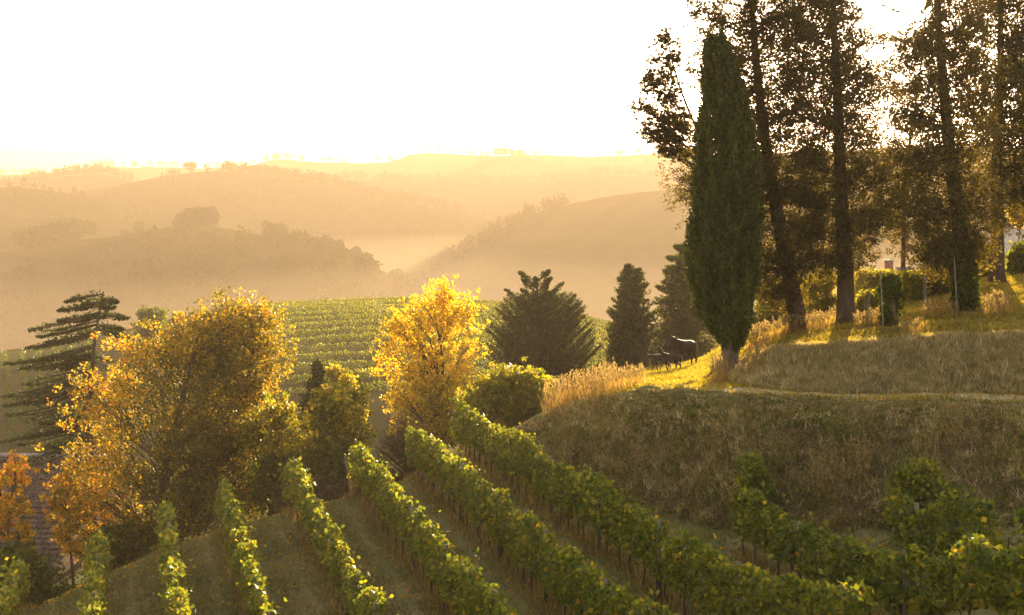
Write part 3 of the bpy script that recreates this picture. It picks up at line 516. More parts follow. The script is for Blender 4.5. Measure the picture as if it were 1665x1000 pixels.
# ---------------------------------------------------------------- vine rows
def ord_(k): return ['first', 'second', 'third', 'fourth', 'fifth', 'sixth', 'seventh', 'eighth', 'ninth', 'tenth', 'eleventh', 'twelfth', 'thirteenth', 'fourteenth', 'fifteenth', 'sixteenth'][k]
GR = 'vine rows on the near slope'
def vine_row(label, x52, dfar, dnear, htop=1.75, seed=0, tint=(.5, .17), xfar=None, dens=620, gaps=()):
    g = np.random.default_rng(seed + 300); slope = -.268
    X = lambda y: x52 + slope * (y - 52)
    b = np.array([X(dnear), dnear, 0]); b[2] = gz(b[0], b[1]); root = empty('vine_row', b, label, 'vine row', GR)
    L = dfar - dnear; n = int(L * dens); y = g.uniform(dnear, dfar, n)
    # clumps along the row
    hn = htop - .05 + .24 * wave(y, y * 0, 1.3, seed) + .11 * wave(y, y * 0, .45, seed + 1)
    wn = .22 + .10 * wave(y, y * 0, 1.0, seed + 2) + .05 * wave(y, y * 0, .4, seed + 3)
    lowz = .52 + .16 * wave(y, y * 0, 1.1, seed + 4)
    ph = g.uniform(0, 2 * pi, n); rr = g.random(n) ** .38
    cz = (hn + lowz) / 2; hz = (hn - lowz) / 2
    sx = np.sign(np.cos(ph)) * np.abs(np.cos(ph)) ** .8; sz = np.sign(np.sin(ph)) * np.abs(np.sin(ph)) ** .7
    off = wn * sx * rr * (1 + .25 * wave(y, sz * .6, .6, seed + 6)); z = cz + hz * sz * rr
    # stray shoots above and beside
    k = g.random(n) < .10; z = z + k * np.abs(g.normal(0, .17, n)) * (.5 + wave(y, y * 0, .35, seed + 9)); off = off + k * g.normal(0, .13, n)
    keep = g.random(n) > .0
    for (a, c) in gaps: keep &= ~((y > a) & (y < c) & (g.random(n) < .93))
    y, off, z = y[keep], off[keep], z[keep]
    x = X(y) + off * .966; yy = y + off * .26; gzv = gz(X(y), y)
    C = np.stack([x, yy, gzv + z], -1); n = len(C)
    d = norm(g.normal(size=(n, 3)) + np.stack([np.sign(off) * .4, np.zeros(n), -.35 * np.ones(n)], -1))
    ti = tint[0] + g.normal(0, tint[1], n) + .13 * wave(y, z * .7, .5, seed + 7) + np.where(z < .8, .08, 0) + (g.random(n) < .005) * .4
    lf = Acc(); lf.kites(C, 0.135 * g.uniform(.65, 1.3, n), d, np.clip(ti, 0, 1), g, .42); lf.build('foliage', M['vine'], root)
    yy = np.arange(dnear + .4, dfar - .1, .9) + g.uniform(-.12, .12, len(np.arange(dnear + .4, dfar - .1, .9)))
    for q in yy:
        p0 = np.array([X(q) + g.normal(0, .03), q, 0]); p0[2] = gz(p0[0], p0[1]); a = Acc(); l = g.normal(0, .06, 2)
        a.tube([p0 + [0, 0, -.08], p0 + [l[0], l[1], .35], p0 + [l[0] * .3, l[1] * 1.5, .75], p0 + [-l[0], .12, 1.05]], [.035, .028, .03, .015], 5); a.tube([p0 + [l[0] * .3, l[1], .72], p0 + [l[1], -.25, .95]], [.02, .01], 4)
        a.build('vine_stem', M['bark'], root, smooth=True)
    for q in np.arange(dnear + .9, dfar + .01, 4.6):
        p0 = np.array([X(q), q, 0]); p0[2] = gz(p0[0], p0[1]); a = Acc(); a.box(p0 + [0, 0, htop * .48], (.075, .075, htop * .96 + .1), .26); a.build('post', M['post'], root)
    a = Acc(); ys = np.linspace(dnear + .9, dfar, 14)
    for h in (.75, 1.2, 1.55):
        a.tube([[X(q), q, gz(X(q), q) + h] for q in ys], .004, 4)
    a.build('wire', M['metal'], root)
    # dry weeds under the row
    n = int(L * 130); y = g.uniform(dnear, dfar, n); x = X(y) + g.normal(0, .20, n)
    w = Acc(); blades(w, np.stack([x, y, gz(x, y)], -1), .27, .018, g, np.clip(.45 + g.normal(0, .22, n), 0, 1)); tag(w.build('weeds', M['dry'], root), kind='stuff')
    return root
def blades(acc, B, h, w, g, tint, lean=.3):
    n = len(B); a = g.uniform(0, 2 * pi, n); u = np.stack([np.cos(a), np.sin(a), np.zeros(n)], -1); hh = np.broadcast_to(h, (n,)) * g.uniform(.5, 1.3, n); ln = g.normal(0, lean, (n, 2)) * hh[:, None]
    mid = B + np.stack([ln[:, 0] * .35, ln[:, 1] * .35, hh * .55], -1); tip = B + np.stack([ln[:, 0], ln[:, 1], hh], -1)
    w = np.broadcast_to(w, (n,))[:, None]
    V = np.stack([B - u * w * .5, B + u * w * .5, mid + u * w * .35, tip, mid - u * w * .35], 1).reshape(-1, 3)
    i = (np.arange(n) * 5)[:, None]; t5 = np.repeat(np.broadcast_to(tint, (n,)), 5)
    acc.add(V, i + np.array([[0, 1, 2, 4]]), t5); acc.F3.append(i + acc.n - n * 5 + np.array([[4, 2, 3]]))

rows = [('vine row at the bottom left corner, leftmost on the near slope', -17.4, 45.0, 34, 1.7),
        ('second vine row from the left on the near slope, mostly hidden by the frame bottom', -14.95, 47.0, 32, 1.7),
        ('narrow vine row third from the left, below the trunks of the big autumn crown', -12.75, 49.2, 30, 1.7),
        ('fourth vine row from the left, ending before the dark foot of the big crown', -10.65, 51.0, 28, 1.7),
        ('bright-tipped vine row fifth from the left, left of the leaning post', -8.2, 51.8, 28, 1.75),
        ('vine row with a glowing round end just right of the leaning post', -5.7, 52.6, 27, 1.85),
        ('vine row with tall bushy end left of the longest row', -3.25, 54.6, 26.5, 1.95),
        ('longest vine row, arched and gold-rimmed, running along the foot of the grassy bank', -.7, 57.5, 25.5, 2.0),
        ('shaded vine row starting midway along the foot of the bank', 1.85, 37.2, 23.5, 1.75),
        ('shaded ragged vine row nearest the right edge under the bank', 4.35, 34.0, 23, 1.75)]
for k, (lab, x52, df, dn, h) in enumerate(rows): vine_row(lab, x52, df, dn, h, seed=10 * k + 1, tint=(.58, .17) if k < 8 else (.5, .2), gaps=((29.2, 30.2),) if k == 9 else ())

# posts
def post(name, label, px, py0, py1, D, w, mat='post', lean=0.0, cap=False, group=None, round_=False):
    b = P(px, py0, D); root = empty(name, b, label, 'post', group); h = (py0 - py1) / F * D; a = Acc()
    if round_: a.tube([b + [0, 0, -.2], b + [lean * .5, 0, h * .5], b + [lean, 0, h]], [w / 2, w / 2 * .95, w / 2 * .85], 10)
    else:
        V = np.array([[-1, -1], [1, -1], [1, 1], [-1, 1]]) * w / 2
        a.add(np.vstack([np.c_[V, np.full(4, -.25)], np.c_[V + [lean, 0], np.full(4, h)]]) + b, [[0, 1, 5, 4], [1, 2, 6, 5], [2, 3, 7, 6], [3, 0, 4, 7], [4, 5, 6, 7]])
    a.build('shaft', M[mat], root)
    if cap: c = Acc(); c.box(b + [lean, 0, h + .02], (w * 1.25, w * 1.25, .05)); c.build('cap', M['concrete'], root)
    return root
post('vineyard_post', 'leaning weathered wooden post at the brow, left of the glowing row end', 575, 812, 742, 52.3, .11, lean=-.32, round_=True)
post('vineyard_post', 'square pale concrete post with a flat cap at the bottom right', 1559, 1075, 965, 29.5, .115, 'concrete', cap=True)
post('vineyard_post', 'thin leaning stake near the right edge among the shaded vines', 1640, 980, 905, 30.5, .04, lean=-.1, round_=True)
post('vineyard_post', 'slim bare stake standing in the shaded vine row right of centre', 1543, 905, 862, 33, .035, lean=-.03, round_=True)
post('garden_post', 'tall thin pole leaning against the ivy stump', 1437, 545, 442, 49, .05, lean=-.12, round_=True)
post('garden_post', 'tall slim pole in front of the ivy-clad pine trunk', 1557, 520, 418, 51, .05, lean=-.12, round_=True)
post('garden_post', 'short stout grey post in the yellow-green bush left of the ivy stump', 1412, 515, 474, 54, .12, round_=True)
post('garden_post', 'short thin grey post beside the stout one, left of the ivy stump', 1406, 514, 488, 54.5, .07, round_=True)
post('fence_post', 'brown fence post between the two bright bushes', 1504, 490, 442, 58, .14, round_=True)
# rail fence behind
fr = empty('rail_fence', P(1495, 470, 64), 'pale weathered rails of an old fence catching the sun behind the bright bushes', 'fence')
for k, (a0, a1) in enumerate([((1465, 438), (1510, 444)), ((1462, 446), (1512, 452)), ((1468, 456), (1515, 446))]):
    a = Acc(); a.tube([P(*a0, 64), P(*a1, 64.5)], .045, 6); a.build('rail', M['post'], fr)
for q in (1468, 1510): a = Acc(); a.tube([P(q, 478, 64.2), P(q, 434, 64.2)], .06, 6); a.build('fence_upright', M['post'], fr)

# ---------------------------------------------------------------- grasses
def tufts(B, g, spread=.07, per=9):
    Q = np.repeat(B, per, 0); Q = Q + g.normal(0, spread, Q.shape) * [1, 1, 0]; return Q
def scatter(px0, px1, D0, D1, dens, g):
    n = int((px1 - px0) / F * (D0 + D1) / 2 * (D1 - D0) * dens); D = np.sqrt(g.uniform(D0 * D0, D1 * D1, n)); px = g.uniform(px0, px1, n)
    return px, D
g = np.random.default_rng(77)
# short mown sward between the vines, thinner along the wheel tracks
a = Acc(); px, D = scatter(-60, 1750, 29, 58, 230, g); db = np.interp(px, _g, FD[3]) + .8; k = D < db; px, D = px[k], D[k]
x = (px - CX) / F * D; t = np.clip(.45 + .34 * wave(x, D, 2.0, 31) + g.normal(0, .16, len(x)), 0, 1)
vv_ = np.mod(x + .7 + .268 * (D - 52), 2.5) - 1.25; rut = np.exp(-((np.abs(vv_) - .55) / .16) ** 2) * (px < 1300); kp = g.random(len(x)) > rut * .7; x, D, px, t, rut = x[kp], D[kp], px[kp], np.clip(t + .2 * rut, 0, 1)[kp], rut[kp]
blades(a, np.stack([x, D, gz_px(px, D)], -1), .09 * (1 - .35 * rut), .028, g, t, .8); tag(a.build('mown_grass', M['grass']), kind='stuff')
px, D = scatter(-60, 1750, 29, 56, 9, g); x = (px - CX) / F * D; lv = Acc(); dl = norm(g.normal(size=(len(x), 3)) * [1, 1, .15]); C = np.stack([x, D, gz_px(px, D) + .05], -1)
lv.kites(C, .11 * g.uniform(.6, 1.3, len(x)), dl, np.clip(.7 + g.normal(0, .2, len(x)), 0, 1), g, .4); tag(lv.build('fallen_leaves', M['orange']), kind='stuff')
# rough growth on the two banks
a = Acc(); px = g.uniform(820, 2200, 180000); u = g.random(180000); d0 = np.interp(px, _g, FD[3]) - .6; d1 = np.interp(px, _g, FD[4]); D = d0 + (d1 - d0) * u
x = (px - CX) / F * D; cl = wave(x, D * 1.4, 1.3, 33)
t = np.clip(.42 + .36 * cl + g.normal(0, .18, len(x)), 0, 1); B1 = np.stack([x, D, gz_px(px, D)], -1); blades(a, B1, (.12 + .08 * np.clip(cl, -.8, 1)) * (1 - .85 * u ** 9), .024, g, t, .6)
for rep, (nt_, hh_, tt_) in enumerate(((5200, .19, .6), (4200, .22, .25), (900, .34, .85))):
    px = g.uniform(820, 1900, nt_); u = g.random(nt_); d0 = np.interp(px, _g, FD[3]) - .8; d1 = np.interp(px, _g, FD[4]); D = d0 + (d1 - d0) * u
    x = (px - CX) / F * D; T_ = tufts(np.stack([x, D, gz_px(px, D)], -1), g, .08, 16); tt2 = np.repeat(np.clip(tt_ + g.normal(0, .14, nt_), 0, 1), 16)
    blades(a, T_, np.repeat(hh_ * g.uniform(.5, 1.2, nt_) * (1 - .9 * u ** 5), 16), .024, g, np.clip(tt2 + g.normal(0, .07, len(tt2)), 0, 1), .45)
px = g.uniform(1190, 2200, 105000); u = g.random(105000); d0 = np.interp(px, _g, FD[5]) - .1; d1 = np.interp(px, _g, FD[6]) + .25; D = d0 + (d1 - d0) * u
x = (px - CX) / F * D; cl = wave(x, D * 1.4, 2.3, 34); t = np.clip(.62 + .12 * cl + g.normal(0, .2, len(x)), 0, 1)
B2 = np.stack([x, D, gz_px(px, D)], -1); blades(a, B2, .15 + .06 * np.clip(cl, -.8, 1), .022, g, t, .6)
for rep, (nt_, hh_, tt_) in enumerate(((2600, .22, .9), (1200, .26, .45))):
    px = g.uniform(1190, 1900, nt_); u = g.random(nt_); d0 = np.interp(px, _g, FD[5]); d1 = np.interp(px, _g, FD[6]) + .1; D = d0 + (d1 - d0) * u
    x = (px - CX) / F * D; T_ = tufts(np.stack([x, D, gz_px(px, D)], -1), g, .07, 14); tt2 = np.repeat(np.clip(tt_ + g.normal(0, .14, nt_), 0, 1), 14)
    blades(a, T_, np.repeat(hh_ * g.uniform(.5, 1.2, nt_), 14), .022, g, np.clip(tt2 + g.normal(0, .07, len(tt2)), 0, 1), .5)
tag(a.build('bank_grass', M['bank']), kind='stuff')
for (nm, mt, nn, tt_) in (('bank_weeds', 'green', 420, .45), ('bank_weeds', 'brown', 420, .9)):
    px = g.uniform(840, 1800, nn); u = g.random(nn) ** 1.2 * .8; d0 = np.interp(px, _g, FD[3]) - .8; d1 = np.interp(px, _g, FD[4]); D = d0 + (d1 - d0) * u; x = (px - CX) / F * D
    B = np.stack([x, D, gz_px(px, D)], -1); sz = g.uniform(.12, .38, nn); m_ = 60; Q = B[:, None] + np.abs(g.normal(size=(nn, m_, 3))) * [0, 0, 1] * (sz * .8)[:, None, None] + g.normal(size=(nn, m_, 3)) * [1, .7, 0] * (sz * .8)[:, None, None]
    lf = Acc(); lf.kites(Q.reshape(-1, 3), .07 * g.uniform(.6, 1.4, nn * m_), None, np.clip(np.repeat(tt_ + g.normal(0, .15, nn), m_) + g.normal(0, .12, nn * m_), 0, 1), g, .35); tag(lf.build(nm, M[mt]), kind='stuff')
# terrace and field tops (sunlit)
a = Acc(); px, D = scatter(1180, 2150, 45.5, 80, 260, g); k = D > np.interp(px, _g, FD[6]) - .1; px, D = px[k], D[k]
p3 = g.uniform(1080, 1900, 3500); d0 = np.interp(p3, _g, FD[4]); d1 = np.interp(p3, _g, FD[5]); D3 = d0 + (d1 - d0) * g.random(3500) ** 2
px, D = np.r_[px, p3], np.r_[D, D3]
p2, D2 = scatter(960, 1215, 45, 100, 200, g); k = D2 > np.interp(p2, _g, FD[4]) + .2; px, D = np.r_[px, p2[k]], np.r_[D, D2[k]]
x = (px - CX) / F * D; t = np.clip(.5 + .25 * wave(x, D, 2.0, 36) + g.normal(0, .18, len(x)), 0, 1)
blades(a, np.stack([x, D, gz_px(px, D)], -1), .11 + .05 * np.clip(wave(x, D, 1.5, 37), -.5, 1), .03, g, t, .5); tag(a.build('terrace_grass', M['sunny']), kind='stuff')
# tall plumed grass
def plumes(name, label_areas, seed):
    g = np.random.default_rng(seed); st = Acc(); B = []; H = []
    for (pa, pb, da, db_, n, h) in label_areas:
        px = g.uniform(pa, pb, n); D = g.uniform(da, db_, n); 
        B.append(np.stack([(px - CX) / F * D, D, gz_px(px, D)], -1)); H.append(h * g.uniform(.65, 1.15, n))
    B = np.concatenate(B); H = np.concatenate(H); n = len(B); ln = g.normal(0, .12, (n, 2)) * H[:, None] + [-.05, 0]
    tip = B + np.stack([ln[:, 0], ln[:, 1], H], -1); st_t = np.clip(.6 + g.normal(0, .15, n), 0, 1)
    for rep in range(4): blades(st, B + g.normal(0, .05, B.shape) * [1, 1, 0], H * .75, .016, g, st_t, .25)
    o = st.build(name, M['dry'])
    pl = Acc(); m = 9; t = g.random((n, m)); C = B[:, None] + (tip - B)[:, None] * (.72 + .3 * t)[..., None] + g.normal(0, .016, (n, m, 3))
    pl.kites(C.reshape(-1, 3), .085, norm((tip - B)[:, None] + g.normal(0, .25, (n, m, 3))).reshape(-1, 3), np.clip(.5 + g.normal(0, .25, n * m), 0, 1), g, .2); 
    s2 = pl.build('plume', M['plume'], None); s2.parent = o; tag(o, kind='stuff')
plumes('tall_grass', [(885, 1000, 54.5, 59, 330, 1.05), (960, 1050, 51, 55, 170, .75), (900, 990, 49, 53, 70, .9), (1205, 1250, 46.5, 49, 90, .5), (1215, 1300, 52.5, 55, 240, .7), (1300, 1365, 52.5, 55.5, 120, .6),
                      (1390, 1440, 50.5, 53, 140, .45), (1462, 1500, 47, 49, 40, .4), (1500, 1560, 51, 54, 120, .45), (1600, 1640, 49, 52, 120, .5), (1160, 1185, 47, 55, 120, .7)], 61)
plumes('tall_grass', [(1320, 1420, 37.8, 39.2, 110, .8), (1480, 1580, 38, 39.6, 60, .8), (1130, 1180, 40.5, 42.5, 24, .6), (1000, 1050, 43.5, 46, 40, .7), (940, 1010, 46, 50, 60, .7), (1100, 1160, 41.5, 43, 24, .6),
                      (1560, 1665, 36.5, 40, 30, .7), (1230, 1300, 40, 42, 20, .5)], 62)
# shrubby growth on the bank by the right row
bush('yellow-flecked bush climbing the bank above the rightmost vine row', (1475, 845, 35.6), [(845, 1440, 1560), (800, 1440, 1570), (775, 1455, 1545), (758, 1470, 1520)], 'vine', 63, 110, (.55, .2), ls=.12, lpb=60)
bush('low dark green bush at the end of the shaded vine row under the bank', (1225, 800, 38.6), [(860, 1205, 1260), (800, 1200, 1255), (760, 1205, 1240), (742, 1212, 1232)], 'vine', 64, 70, (.5, .15), ls=.12)
tuft = bush('dry blond weeds at the foot of the leaning wooden post', (584, 822, 52), [(825, 570, 602), (800, 572, 600), (775, 576, 596)], 'dry', 65, 60, (.7, .2), ls=.16, name='dry_weed', aspect=.12, upleaf=1.5)

# ---------------------------------------------------------------- far vineyard rows on the middle hill
rows_D = np.linspace(113, 171, 13)
for k, D in enumerate(rows_D[::-1]):
    g = np.random.default_rng(400 + k); L0, L1 = (400 if k < 10 else 430), (1010 if k < 9 else 820)
    root = empty('far_vine_row', np.array([(L0 - CX) / F * D, D, float(mz(L0, D))]), '%s vine row from the top of the hazy vineyard hill in the middle distance' % ord_(k), 'vine row', 'vine rows on the middle-distance hill')
    Lm = (L1 - L0) / F * D; n = int(Lm * 120); px = g.uniform(L0, L1, n); dd = D + 2.2 * np.sin(px / 160.) + g.normal(0, .22, n); z = .15 + .75 * g.random(n) ** .7 * (1 + .15 * wave(px, px * 0, 12, k))
    C = np.stack([(px - CX) / F * dd, dd, mz(px, dd) + z], -1); lf = Acc(); lf.kites(C, .14 * g.uniform(.7, 1.3, n), None, np.clip(.60 + g.normal(0, .12, n) + .08 * wave(px, px * 0, 20, k), 0, 1), g, .42); lf.build('foliage', M['vine'], root)
    for px_ in np.arange(L0 + 10, L1, 9 * F / D):
        dd = D + 2.2 * np.sin(px_ / 160.); b = np.array([(px_ - CX) / F * dd, dd, float(mz(px_, dd))]); a = Acc(); a.box(b + [0, 0, .45], (.07, .07, 1.0)); a.build('post', M['post'], root)
# rows seen end-on at the far left of that hill
for k in range(7):
    g = np.random.default_rng(450 + k); p0 = -20 + 27 * k; root = empty('far_vine_row', np.array([(p0 - CX) / F * 150, 150., float(mz(p0, 150))]), '%s hazy vine row from the left edge, running uphill behind the cedar' % ord_(k), 'vine row', 'vine rows behind the cedar')
    n = 1500; D = g.uniform(120, 172, n); px = p0 + (172 - D) * .3 + g.normal(0, 2.4, n); z = .3 + 1.3 * g.random(n); lf = Acc()
    lf.kites(np.stack([(px - CX) / F * D, D, mz(px, D) + z], -1), .28, None, np.clip(.15 + g.normal(0, .12, n), 0, 1), g, .42); lf.build('foliage', M['vine'], root)

# ---------------------------------------------------------------- trees and woods on the far hills
def blob(acc, b, h, w, g, n, ls, tint, kind=0):
    u = g.normal(size=(n, 3)); u = norm(u) * (g.random((n, 1)) ** .35)
    if kind == 1: u[:, :2] *= (1.0 - .5 * (u[:, 2:3] + 1) * .8)
    c = b + np.array([0, 0, h * .56]); q = c + u * np.array([w / 2, w / 2, h * .46]) * (1 + .2 * wave(u[:, 0] * 2 + b[0], u[:, 2] * 2, 1, 3))[:, None]
    acc.kites(q, ls * g.uniform(.7, 1.3, n), None, np.clip(tint + g.normal(0, .15, n), 0, 1), g, .45)
def ftree(label, px, py0, h_px, w_px, D, kind=0, group='single trees on the hazy hills', name='hill_tree', seed=0, tint=.35, mat='wood'):
    g = np.random.default_rng(seed + int(px)); b = P(px, py0, D); h = h_px / F * D; w = w_px / F * D; root = empty(name, b, label, 'tree', group)
    a = Acc(); a.tube([b + [0, 0, -h * .1], b + [0, 0, h * .6]], [w * .05, w * .03], 6); a.build('trunk', M['bark'], root)
    a = Acc()
    if kind == 2:
        for q in range(3): blob(a, b + [w * .25 * (q - 1), 0, h * (.12 - .1 * abs(q - 1)) + .2 * h], h * .7, w * .55, g, 160, h * .12, tint)
    else: blob(a, b + [0, 0, h * .05], h, w, g, 380, h * .1, tint, kind)
    a.build('crown', M[mat], root)
T3 = 1050
ftree('umbrella-shaped tree with bare trunks alone on the crest of the central ridge', 309, 280, 18, 24, T3, 2)
ftree('tiny round bush on the crest left of the umbrella-shaped tree', 283, 284, 7, 7, T3)
ftree('narrow dark tree on the crest right of the umbrella-shaped tree', 363, 281, 17, 11, T3, 1)
ftree('low round tree beside the narrow dark tree on the ridge crest', 377, 282, 10, 12, T3)
ftree('broad dome-shaped tree on the ridge crest, right of the narrow dark one', 392, 284, 13, 17, T3)
ftree('small rounded tree farther down the ridge crest to the right', 427, 290, 9, 13, T3)
ftree('small tree on the crest at the far left edge', 9, 306, 14, 9, 1200, 1)
ftree('rounded tree standing on the hazy slope right of the left wood', 148, 388, 28, 20, 665)
ftree('low dome-shaped tree on the crest of the nearest hazy hill', 204, 386, 12, 18, 650)
ftree('tall faint tree behind the crest left of the big clump', 227, 386, 28, 20, 690)
ftree('spire-shaped tree on the second ridge, centre of the skyline', 590, 294, 18, 14, 1350, 1)
ftree('twin bushy tree on the spur below the spire-shaped tree, left one', 584, 325, 14, 13, 1050)
ftree('twin bushy tree on the spur below the spire-shaped tree, right one', 604, 328, 16, 13, 1050)
ftree('round tree on the middle ridge left of the centre gap', 826, 299, 10, 12, 1350)
ftree('upright tree on the middle ridge beside the gap', 855, 300, 13, 9, 1350, 1)
ftree('faint pointed tree on the ridge above the golden tree', 729, 296, 9, 8, 1350, 1)
# the big clump
g = np.random.default_rng(70); a = Acc()
for q in range(26):
    px = 290 + 62 * g.random(); D = 650 + g.uniform(-16, 16); h = np.interp(px, [288, 305, 328, 345, 355], [22, 30, 36, 34, 22]) / F * 650 * g.uniform(.85, 1.0); blob(a, np.array([(px - CX) / F * D, D, float(H1(px, D)) - .4]), h, 7, g, 260, 1.0, .3)
tag(a.build('tree_clump', M['wood']), 'dense dark clump of trees crowning the nearest hazy hill', 'wood', kind='stuff')
def forest(name, label, zf, n, region, hm, seed, nk=70, tint=.5, ls=.12):
    g = np.random.default_rng(seed); a = Acc(); c = 0
    while c < n:
        px, D = region(g)
        if px is None: continue
        h = hm * g.uniform(.6, 1.25); blob(a, np.array([(px - CX) / F * D, D, float(zf(np.array(px), np.array(D))) - .06 * h]), h, h * g.uniform(.7, 1.1), g, nk, h * ls * 1.4, tint + g.normal(0, .2), int(g.random() < .25)); c += 1
    tag(a.build(name, M['wood']), kind='stuff')
forest('forest', '', H1, 60, lambda g: (g.uniform(35, 125), g.uniform(634, 663)), 9.5, 71, 140)
def reg(g):
    px = g.uniform(-60, 700); D = g.uniform(410, 590); k = wave(px * .6, D, 50, 72)
    return (px, D) if k > -.15 else (None, None)
forest('forest', '', H1, 420, reg, 8, 72, 90, .45, .09)
forest('forest', '', H1, 110, lambda g: (g.uniform(430, 690), g.uniform(600, 648)), 6.5, 73, 160)
forest('forest', '', H3, 150, lambda g: (g.uniform(370, 760), g.uniform(1026, 1052)), 8, 74, 60)
forest('forest', '', H3, 220, lambda g: (g.uniform(250, 900), g.uniform(850, 1026)), 8, 75, 40)
forest('forest', '', HR, 170, lambda g: (g.uniform(600, 920), g.uniform(765, 853)), 7.5, 76, 60)
forest('forest', '', H4, 260, lambda g: (g.uniform(440, 1140), g.uniform(1324, 1353)), 8.6, 77, 45)
forest('forest', '', H4a, 110, lambda g: (g.uniform(0, 215), g.uniform(1178, 1203)), 8.5, 78, 50)
forest('forest', '', H2, 60, lambda g: (g.uniform(-40, 280), g.uniform(665, 850)), 6, 79, 50)
forest('forest', '', H5, 260, lambda g: (g.uniform(0, 1150), g.uniform(1930, 1953)), 10, 80, 34)
forest('forest', '', H5b, 120, lambda g: (g.uniform(720, 1150), g.uniform(1632, 1652)), 9, 81, 26)

# hilltop village on the far ridge, and two masts
vr = empty('hilltop_village', P(820, 252, 1650), 'tiny cluster of houses and a tower on the highest far hilltop', 'village')
for px, w, h in ((806, 8, 6), (814, 7, 8), (822, 9, 7), (833, 10, 5), (843, 6, 5)):
    s = 1650 / F; a = Acc(); b = P(px, 252, 1652); a.box(b + [0, 0, h * s / 2], (w * s, 12, h * s)); wl = a.build('house', M['farhouse'], vr)
    a = Acc(); z = h * s; x = w * s / 2 + .4; y = 6.6; V = np.array([[-x, -y, z], [x, -y, z], [x, y, z], [-x, y, z], [-x, 0, z + 3], [x, 0, z + 3]]) + b; a.add(V, [[0, 1, 5, 4], [2, 3, 4, 5]]); a.add(V, [[0, 4, 3], [1, 2, 5]]); a.build('roof', M['tile2'], vr)
def mast(label, px, py0, py1, D, w):
    b = P(px, py0, D); h = (py0 - py1) / F * D; root = empty('radio_mast', b, label, 'mast', 'thin masts on the far ridges'); a = Acc()
    for sx, sy in ((-1, -1), (1, -1), (1, 1), (-1, 1)): a.tube([b + [sx * w, sy * w, -3], b + [sx * w * .15, sy * w * .15, h]], .25, 4)
    n = 9
    for q in range(n):
        f0, f1 = q / n, (q + 1) / n; w0, w1 = w * (1 - .85 * f0), w * (1 - .85 * f1)
        for s in (-1, 1): a.tube([b + [-s * w0, -w0, h * f0], b + [s * w1, -w1, h * f1]], .14, 4)
    for f in (.75, .88): a.tube([b + [-w * 1.6, 0, h * f], b + [w * 1.6, 0, h * f]], .2, 4)
    a.build('lattice', M['metal'], root)
mast('thin lattice mast on the ridge at the centre right of the skyline', 980, 316, 276, 1150, 1.5)
mast('tiny mast on the ridge left of the umbrella-shaped tree', 224, 297, 284, 1150, .8)

# ---------------------------------------------------------------- buildings
def house(name, label, c, size, rz, roof_h, over, wallm, roofm, cat='house', wins=(), pitch_axis='x'):
    """c = centre of the footprint at ground; ridge along local x"""
    root = empty(name, c, label, cat); w, d, h = size; cr, sr = cos(rz), sin(rz)
    Rm = np.array([[cr, sr, 0], [-sr, cr, 0], [0, 0, 1]]); tr_ = lambda V: np.array(V, float) @ Rm + np.array(c)
    a = Acc(); x, y = w / 2, d / 2
    V = tr_([[-x, -y, -.6], [x, -y, -.6], [x, y, -.6], [-x, y, -.6], [-x, -y, h], [x, -y, h], [x, y, h], [-x, y, h], [-x, 0, h + roof_h], [x, 0, h + roof_h]])
    a.add(V, [[0, 1, 5, 4], [2, 3, 7, 6], [1, 2, 6, 5], [3, 0, 4, 7]]); a.add(V, [[5, 6, 9], [7, 4, 8]]); a.build('wall', M[wallm], root)
    # roof made of overlapping tile courses
    a = Acc(); sl_ = roof_h / y; n = int(math.hypot(y + over, roof_h) / .40); X = x + over
    for s in (-1, 1):
        m = int(2 * X / .24)
        for q in range(n):
            f0, f1 = q / n, (q + 1.12) / n; ya, yb = (y + over) * f0, (y + over) * min(f1, 1.03)
            za, zb = h + roof_h - sl_ * ya + .02, h + roof_h - sl_ * yb + .10
            xs = np.linspace(-X, X, m * 2 + 1); wv = .035 * np.cos(np.arange(m * 2 + 1) * pi); jit = R.normal(0, .01, m * 2 + 1)
            A = np.stack([xs, np.full_like(xs, s * ya), za + wv + jit], -1); B = np.stack([xs, np.full_like(xs, s * yb), zb + wv + jit], -1)
            i = np.arange(m * 2); a.add(tr_(np.vstack([A, B])), np.stack([i, i + 1, i + m * 2 + 2, i + m * 2 + 1], -1))
    rf = a.build('roof', M[roofm], root)
    a = Acc(); a.tube(tr_([[-X, 0, h + roof_h + .05], [0, 0, h + roof_h + .08], [X, 0, h + roof_h + .05]]), .12, 8); a.build('ridge_tiles', M['ridge'], rf)
    for (wx, wz, ww, wh, side) in wins:
        a = Acc(); Vw = [[wx - ww / 2, side * (y + .012), wz], [wx + ww / 2, side * (y + .012), wz], [wx + ww / 2, side * (y + .012), wz + wh], [wx - ww / 2, side * (y + .012), wz + wh]]
        for (p, q2) in ((0, 1), (1, 2), (2, 3), (3, 0)): a.tube(tr_([Vw[p], Vw[q2]]), .05, 4)
        fr_ = a.build('window', M['post'], root); a = Acc(); a.add(tr_(Vw), [[0, 1, 2, 3]]); a.build('pane', M['dark'], fr_)
    return root
b = P(40, 0, 78); house('barn', 'long low barn at the lower left, its worn brown tiled roof seen from above', np.array([b[0] - 1.6, 80, -22.2]), (11, 19, 2.2), radians(-2), 4.7, .35, 'stone', 'tile', 'barn')
b = P(1622, 410, 118); house('house', 'old white house with a brown roof at the right edge behind the rightmost trunk', np.array([b[0], 118, -5.9]), (4.3, 4.6, 2.5), radians(10), 1.3, .3, 'plaster', 'tile2', 'house', wins=((1.2, .9, .6, .9, -1),))
b = P(1495, 455, 96); house('shed', 'low shed whose roof shows behind the rails left of the tall bright bush', np.array([b[0] + .2, 97, -7.3]), (2.6, 2.4, 1.0), radians(0), .5, .2, 'plaster', 'tile2', 'shed')
